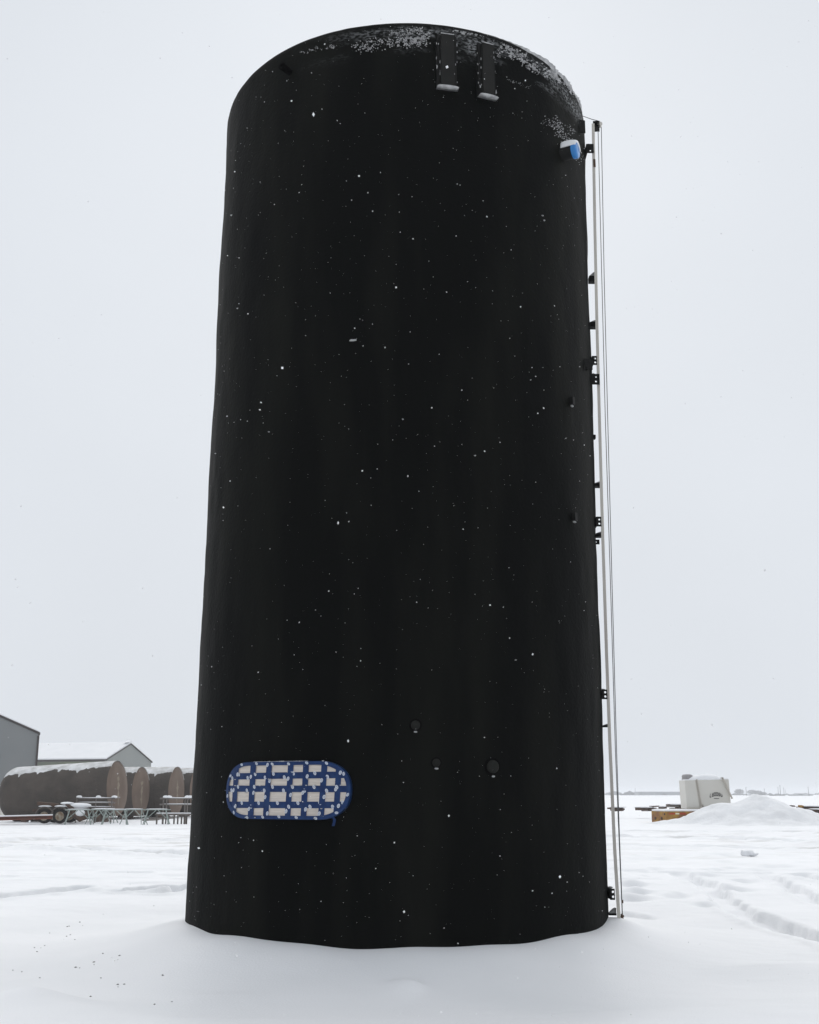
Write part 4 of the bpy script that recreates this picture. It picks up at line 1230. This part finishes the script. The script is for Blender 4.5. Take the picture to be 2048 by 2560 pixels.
mb = MB(); mb.bar(cp_(-0.01, 0.0, 0.0), cp_(0.33, -0.01, 0.0), 0.14, 0.12); mb.build('base_rail', BEIGED, box, bevel=0.03)
mb = MB(); mb.bar(at(1806, 1944, Yc - 0.1), at(1831, 1997, Yc - 0.1), 0.06, 0.075); mb.bar(at(1802, 1945, Yc - 0.1), at(1809, 1945, Yc - 0.1), 0.06, 0.05); mb.build('strut', BEIGED, box)
mb = MB(); mb.lathe(cp_(0.13, 1.0, 0.7), (0, 0, 1), [(0, 0.30), (0.24, 0.30), (0.31, 0.22), (0.33, 0.0)], 20); mb.build('hatch', LIDG, box)
mb = MB()
mb.blob(cp_(0.5, 1.0, 0.7), (Wc * 0.47, 0.62, 0.27), 12, 26, 12, 0.05); mb.blob(cp_(0.55, 1.03, 0.5), (Wc * 0.30, 0.5, 0.28), 2, 20, 10, 0.05); mb.box(cp_(0.5, 1.01, 0.7), (Wc * 0.985, 1.35, 0.07), TL)
mb.build('snow_cap', SNOW, box)
# arched emblem: a bowed row of six blocky characters with a short line of small print under it (too small to read in the photo)
mb = MB()
eu0, eu1 = 0.535, 0.825
for k in range(6):
    s = -1 + 2 * (k + 0.5) / 6
    u = (eu0 + eu1) / 2 + s * (eu1 - eu0) / 2
    v0 = 0.365 + 0.055 * (1 - s * s) + 0.01 * s
    hh = 0.135; ww = (eu1 - eu0) / 6 * 0.82
    lw = ww * 0.30
    a = -s * 0.28
    def gl(du, dv, w_, h_):
        c = cp_(u, v0 + hh / 2, -0.004)
        off = Vector((du * Wc, 0, dv * Hc_)); ca, sa = math.cos(a), math.sin(a)
        off = Vector((off.x * ca + off.z * sa, 0, -off.x * sa + off.z * ca))
        mb.box(c + off, (w_ * Wc, 0.004, h_ * Hc_), Matrix.Rotation(a, 3, 'Y'))
    gl(-ww / 2 + lw / 2, 0, lw, hh)
    gl(0.0 + lw * 0.1, -hh / 2 + 0.016, ww * 0.8, 0.034)
    if k not in (0, 5): gl(ww / 2 - lw / 2, 0, lw, hh)
    if k in (2, 3): gl(0.0, hh / 2 - 0.014, ww * 0.7, 0.030)
    if k in (1, 4): gl(0.0, 0.01, ww * 0.6, 0.026)
    if k == 5: gl(ww / 2 - lw / 2, -0.01, lw, hh * 0.7)
mb.box(cp_(0.685, 0.335, -0.004), (Wc * 0.115, 0.004, Hc_ * 0.022))
mb.build('emblem', EMBLEM, box)

# low rusty yellow deck
d0 = at(1663, 2029, 60.8); d1 = at(1629, 2031, 62.2); d2 = at(1760, 2026, 61.6)
deck = thing('flat_deck_trailer', (d0.x, d0.y, 0), 'low rusty yellow trailer deck half buried by the snow pile', 'trailer')
zt_, zb_ = d0.z, -0.12
base_ = [Vector((d1.x, d1.y, zb_)), Vector((d0.x, d0.y, zb_)), Vector((d2.x + 1.5, d2.y, zb_)), Vector((d2.x + 1.2, d2.y + 2.4, zb_)), Vector((d1.x + 0.6, d1.y + 2.0, zb_))]
mb = MB(); mb.prism(base_, (0, 0, zt_ - zb_)); mb.build('frame', YELLOW, deck, bevel=0.012)
sdv = (Vector((d2.x + 1.5, d2.y, 0)) - Vector((d0.x, d0.y, 0))).normalized(); sn_ = Vector((sdv.y, -sdv.x, 0))
edv = (Vector((d0.x, d0.y, 0)) - Vector((d1.x, d1.y, 0))).normalized(); en_ = Vector((edv.y, -edv.x, 0))
for (s0, s1, mt, nm) in ((0.22, 0.55, REFRED, 'red_reflector'), (0.57, 0.78, REFWHT, 'white_reflector'), (0.80, 1.15, REFRED, 'red_reflector')):
    mb = MB(); c = Vector((d0.x, d0.y, zt_ - 0.11)) + sdv * (s0 + s1) / 2 + sn_ * 0.006
    mb.box(c, (s1 - s0, 0.008, 0.075), Matrix.Rotation(math.atan2(sdv.y, sdv.x), 3, 'Z')); mb.build(nm, mt, deck)
ll = (Vector((d0.x, d0.y, 0)) - Vector((d1.x, d1.y, 0))).length
for s in (0.30, 0.75):
    mb = MB(); mb.lathe(Vector((d1.x, d1.y, 0.21)) + edv * s * ll, en_, [(-0.02, 0.075), (0.03, 0.075), (0.03, 0.05), (0.01, 0.0)], 16); mb.build('tail_lamp', STEEL, deck)
mb = MB(); mb.lathe(Vector((d0.x, d0.y, zt_ - 0.13)) - edv * 0.05 + en_ * 0.0, en_, [(-0.01, 0.05), (0.02, 0.05), (0.02, 0)], 12); mb.build('tie_down', STEEL, deck)
mb = MB()
pt_ = [p_.copy() for p_ in base_]
cen = sum(pt_, Vector()) / 5
mb.prism([Vector((p_.x + (cen.x - p_.x) * 0.01, p_.y + (cen.y - p_.y) * 0.01, zt_ + 0.003)) for p_ in pt_], (0, 0, 0.09)); mb.build('deck_snow', SNOW, deck, bevel=0.03)

# stacks of timber and scrap beams poking out of the snow
def stack(name, label, Y, items, snows, cat='timber'):
    pts0 = at(items[0][0], items[0][1], Y)
    t = thing(name, (pts0.x, Y, 0), label, cat, 'stacks of old beams in the snow')
    for j, (xa, ya, xb, yb, th, dy, mt) in enumerate(items):
        a_, b_ = at(xa, ya, Y + dy), at(xb, yb, Y + dy + 0.25)
        mb = MB(); mb.bar(a_, b_, 0.24, th); mb.build('beam', mt, t, bevel=0.008)
    for (px, py, w, h, dy) in snows:
        q_ = at(px, py, Y + dy)
        mb = MB(); mb.blob(q_, (w, 0.5, h), int(px), 16, 6, 0.08); mb.build('stack_snow', SNOW, t)
    return t
stack('beam_stack', 'short stack of old brown beams right behind the gauge cables', 74, [(1528, 2024.5, 1560, 2023, 0.12, 0, TIMBER), (1520, 2021, 1556, 2020.5, 0.10, 0.3, TIMBER), (1534, 2027, 1557, 2026, 0.08, -0.1, STEEL)], [(1545, 2018, 0.5, 0.05, 0.3)])
stack('beam_stack', 'low long stack of brown beams left of the yellow deck', 72.5, [(1590, 2022.5, 1634, 2022, 0.16, 0, TIMBER), (1598, 2021, 1640, 2022, 0.12, 0.4, STEEL), (1622, 2026, 1660, 2022, 0.10, -0.2, STEEL), (1626, 2016.5, 1650, 2015.5, 0.07, 0.5, TIMBER), (1650, 2018.5, 1664, 2019, 0.14, 0.6, STEEL), (1606, 2027, 1636, 2027, 0.05, -0.3, STEEL)], [(1610, 2018.5, 0.55, 0.06, 0.3), (1655, 2016, 0.2, 0.05, 0.5)])
stack('beam_stack', 'dark rusty beam stack behind the yellow deck, left of the beige container', 70, [(1667, 2013, 1718, 2014, 0.10, 0, STEEL), (1668, 2017, 1716, 2017.5, 0.06, 0, STEEL), (1690, 2020, 1720, 2017, 0.14, 0.2, TIMBER), (1676, 2022, 1712, 2021.5, 0.07, -0.2, STEEL), (1695, 2022, 1722, 2022, 0.09, 0.1, STEEL)], [(1692, 2010.5, 0.6, 0.05, 0.2)])
stack('beam_stack', 'stack of brown beams with one yellow end cut by the right edge', 68, [(1993, 2018.5, 2070, 2020, 0.08, 0, TIMBER), (2008, 2023, 2075, 2026, 0.11, -0.2, STEEL), (2018, 2027, 2070, 2031, 0.16, -0.4, STEEL), (2000, 2015.5, 2009, 2018, 0.12, -0.1, YELLOW), (2026, 2023, 2034, 2023, 0.2, -0.25, TIMBER)], [(2035, 2015.5, 0.9, 0.05, 0.2), (2045, 2022.5, 0.6, 0.04, -0.3)])
stack('beam_stack', 'tiny dark beam end poking from the open snow near the right edge', 76, [(1974, 2014.5, 1984, 2015.5, 0.08, 0, STEEL), (1978, 2015.5, 1985, 2016, 0.05, -0.2, STEEL)], [])

# broken snow lump on the yard road
q = on_ground(1872, 2136)
mb = MB(); mb.blob(q + V3(0, 0, 0.02), (0.15, 0.12, 0.065), 21, 14, 9, 0.35); mb.blob(q + V3(-0.15, 0.02, 0.03), (0.045, 0.06, 0.075), 22, 10, 6, 0.3); mb.blob(q + V3(0.14, 0, 0), (0.12, 0.08, 0.035), 23, 10, 6, 0.25)
tag(mb.build('snow_clod', SNOW), 'broken grey snow clod lying on the yard road at right', 'snow clod')

# small dark grey specks scattered on the near snow
crumb = None
for i_, (px, py) in enumerate(SPECK_PTS):
    q = on_ground(px, py, -0.06); q.z = gz(q.x, q.y) + 0.002
    if crumb is None:
        mb = MB(); mb.blob((0, 0, 0), (0.016, 0.020, 0.009), 31, 9, 5, 0.3)
        crumb = mb.build('dark_speck', SPECK); o = crumb
        tag(crumb, 'small dark speck lying on the smooth snow at lower left', 'soil crumb', 'dark specks on the near snow')
    else:
        o = crumb.copy(); C.objects.link(o)
    k_ = 0.26 + 0.34 * ((i_ * 37) % 11) / 10
    o.location = q; o.rotation_euler.z = i_ * 1.3; o.scale = (k_ * 0.9, k_, k_)

# ------------------------------------------------------------------ far horizon
def far_shed(px0, px1, pyt, Y, depth, label, gable=False):
    Y = Y * 2.0
    a_, b_ = at(px0, pyt, Y), at(px1, pyt, Y)
    t = thing('far_shed', ((a_.x + b_.x) / 2, Y, 0), label, 'building', 'far sheds on the horizon')
    h = a_.z
    mb = MB()
    if gable:
        mx_ = (a_.x + b_.x) / 2
        mb.prism([Vector((a_.x, Y, -0.3)), Vector((b_.x, Y, -0.3)), Vector((b_.x, Y, h * 0.55)), Vector((mx_, Y, h)), Vector((a_.x, Y, h * 0.55))], (0, depth, 0))
        mb.build('wall', FARM, t)
        mb = MB(); mb.prism([Vector((a_.x - 0.4, Y - 0.3, h * 0.55 + 0.02)), Vector((mx_, Y - 0.3, h + 0.05)), Vector((b_.x + 0.4, Y - 0.3, h * 0.55 + 0.02)), Vector((b_.x + 0.4, Y - 0.3, h * 0.55 + 0.3)), Vector((mx_, Y - 0.3, h + 0.35)), Vector((a_.x - 0.4, Y - 0.3, h * 0.55 + 0.3))], (0, depth + 0.6, 0)); mb.build('roof', LIDG, t)
    else:
        mb.box(((a_.x + b_.x) / 2, Y + depth / 2, h / 2 - 0.1), (b_.x - a_.x, depth, h)); mb.build('wall', FARM, t)
        mb = MB(); mb.prism([Vector((a_.x - 0.5, Y - 0.5, h)), Vector((b_.x + 0.5, Y - 0.5, h)), Vector((b_.x + 0.5, Y - 0.5, h + 0.25)), Vector((a_.x - 0.5, Y - 0.5, h + 0.25))], (0, depth + 1, 0)); rf_ = mb.build('roof', LIDG, t)
        mb = MB(); mb.box((a_.x + 3.0, Y - 0.4, h * 0.5), (0.5, 0.4, h)); mb.box((a_.x + (b_.x - a_.x) * 0.5, Y - 0.4, 0.9), (5, 0.4, 1.6)); mb.build('door', POLE, t)
    return t
far_shed(1597, 1725, 1980, 640, 25, 'long flat grey shed on the horizon left of the beige container')
far_shed(1522, 1554, 1979, 700, 20, 'small gabled grey barn on the horizon behind the gauge cables', True)
def far_tree(px, pyt, Y, wpx, label, seed, grp):
    r_ = random.Random(seed); Y = Y * 2.2
    q_ = at(px, pyt, Y); h = q_.z; w = wpx / F * Y / 2
    t = thing('tree', (q_.x, Y, 0), label, 'tree', grp)
    mb = MB()
    mb.tube([(q_.x, Y, -0.3), (q_.x + 0.1, Y, h * 0.3), (q_.x, Y, h * 0.55)], [0.22, 0.16, 0.08], 7)
    for k in range(7):
        a = r_.uniform(0, 6.28)
        mb.tube([(q_.x, Y, h * 0.25), (q_.x + math.cos(a) * w * 0.5, Y + math.sin(a) * w * 0.5, h * 0.55), (q_.x + math.cos(a) * w * 0.8, Y + math.sin(a) * w * 0.8, h * 0.75)], [0.1, 0.07, 0.03], 5)
    mb.build('trunk', BARK, t)
    V2, F2 = [], []
    for k in range(2600):
        while True:
            x, y, z = r_.uniform(-1, 1), r_.uniform(-1, 1), r_.uniform(-1, 1)
            d_ = x * x + y * y + z * z
            if d_ < 1 - 0.25 * abs(math.sin(5 * x + seed) * math.cos(4 * y + z * 3)): break
        c = Vector((q_.x + x * w, Y + y * w, h * 0.53 + z * h * 0.47))
        s = r_.uniform(0.15, 0.5)
        d1_, d2_ = Vector((r_.uniform(-1, 1), r_.uniform(-1, 1), r_.uniform(-1, 1))).normalized() * s, Vector((r_.uniform(-1, 1), r_.uniform(-1, 1), r_.uniform(-1, 1))).normalized() * s * 0.6
        b = len(V2); V2 += [c - d1_, c + d2_, c + d1_]; F2.append((b, b + 1, b + 2))
    mb = MB(); mb.add(V2, F2); mb.build('crown', TWIG, t)
gt_ = 'hazy bare trees on the horizon'
far_tree(1848, 1972, 560, 26, 'hazy rounded bare tree just right of the beige container', 1, gt_)
far_tree(1880, 1974, 600, 26, 'hazy bare tree, tallest of the clump behind the snow pile peak', 2, gt_)
far_tree(1895, 1976, 620, 24, 'hazy bare tree in the middle of the clump behind the snow pile', 3, gt_)
far_tree(1907, 1980, 640, 22, 'lowest hazy bare tree at the right end of the clump', 4, gt_)
POL = [(1588, 1971, 760, 'thin far utility pole left of the long grey shed'), (1865, 1968, 520, 'far utility pole between the single tree and the tree clump'), (1911, 1971, 620, 'far utility pole at the right end of the tree clump'),
       (1945, 1968, 560, 'leftmost pole of the close far group of four'), (1950, 1963, 500, 'tallest pole of the close far group of four'), (1959.5, 1969, 580, 'third pole of the close far group of four'),
       (1964, 1974, 760, 'faintest and rightmost pole of the close far group of four'), (2020.5, 1967, 540, 'lone far utility pole near the right edge')]
for (px, pyt, Y, lb) in POL:
    Y = Y * 2.0
    q_ = at(px, pyt, Y)
    t = thing('utility_pole', (q_.x, Y, 0), lb, 'utility pole', 'far utility poles')
    mb = MB(); mb.tube([(q_.x + 0.06, Y, -0.3), (q_.x, Y, q_.z)], [0.26, 0.20], 8); mb.build('pole', POLE, t)
    mb = MB(); mb.bar((q_.x - 0.8, Y - 0.15, q_.z - 0.5), (q_.x + 0.8, Y - 0.15, q_.z - 0.5), 0.14, 0.14); mb.build('crossarm', POLE, t)
# far hedge lines that read as one mass
V2, F2 = [], []
def hedge(px0, px1, Y, h, n):
    Y = Y * 2.0; h = h * 1.9
    for _ in range(n):
        px = random.uniform(px0, px1)
        q_ = at(px, 1985, Y)
        hh = h * max(0.15, 0.6 + 1.2 * float(vnoise(np.array([px / 9.0]), np.array([Y * 0.1]), 5)[0]))
        c = Vector((q_.x, Y + random.uniform(-3, 3), random.uniform(0, hh)))
        s = random.uniform(0.25, 0.8)
        d1_ = Vector((random.uniform(-1, 1), random.uniform(-1, 1), random.uniform(-1, 1))).normalized() * s
        d2_ = Vector((random.uniform(-1, 1), random.uniform(-1, 1), random.uniform(-1, 1))).normalized() * s
        b = len(V2); V2.extend([c - d1_, c + d2_, c + d1_]); F2.append((b, b + 1, b + 2))
hedge(1552, 1598, 660, 2.1, 2600)
hedge(1912, 1970, 720, 1.1, 1600); hedge(1925, 1962, 480, 0.25, 260); hedge(1972, 2030, 500, 0.35, 420); hedge(1985, 2100, 900, 2.0, 2600); hedge(1820, 1920, 640, 0.8, 1500); hedge(1490, 1540, 800, 1.6, 900)
hedge(-60, 520, 500, 1.0, 2500)
mb = MB(); mb.add(V2, F2)
tag(mb.build('hedge_lines', TWIG), 'thin grey lines of far scrub along the horizon', kind='stuff')

# ------------------------------------------------------------------ falling snow
V, Fc = [], []
octv = [(1, 0, 0), (-1, 0, 0), (0, 1, 0), (0, -1, 0), (0, 0, 1), (0, 0, -1)]
octf = [(0, 2, 4), (2, 1, 4), (1, 3, 4), (3, 0, 4), (2, 0, 5), (1, 2, 5), (3, 1, 5), (0, 3, 5)]
def flake(c, s):
    R_ = Matrix.Rotation(random.uniform(0, 6.28), 3, (random.random(), random.random(), random.random() + 0.01))
    e = (random.uniform(0.7, 1.3), random.uniform(0.7, 1.2), random.uniform(0.6, 1.5))
    b = len(V)
    for v in octv:
        V.append(tuple(Vector(c) + R_ @ Vector((v[0] * e[0] * s, v[1] * e[1] * s, v[2] * e[2] * s))))
    Fc.extend([tuple(i + b for i in f) for f in octf])
for _ in range(8500):
    y = random.uniform(2.2, 12.0)
    x = random.uniform(-0.5 * y - 0.5, 0.5 * y + 0.5); z = random.uniform(0.1, min(10.5, 1.5 + 0.95 * y))
    if math.hypot(x - TX, y - TD) < TR + 0.1:
        continue
    flake((x, y, z), 0.0006 + 0.0030 * random.random() ** 6)
mb = MB(); mb.add(V, Fc)
tag(mb.build('falling_snow', FLAKE), 'fine white snowflakes falling through the air', kind='stuff')

# ------------------------------------------------------------------ haze
hz = bpy.data.materials.new('haze'); hz.use_nodes = True
nt = hz.node_tree; nt.nodes.clear()
pv = nt.nodes.new('ShaderNodeVolumePrincipled')
pv.inputs['Color'].default_value = (0.95, 0.965, 0.99, 1)
pv.inputs['Density'].default_value = 0.0005
pv.inputs['Anisotropy'].default_value = 0.0
om = nt.nodes.new('ShaderNodeOutputMaterial')
nt.links.new(pv.outputs[0], om.inputs['Volume'])
mb = MB(); mb.box((0, 0, 6.5), (8600, 8600, 16.0))
tag(mb.build('haze', hz), 'thin snowy haze filling the air over the yard', kind='stuff')
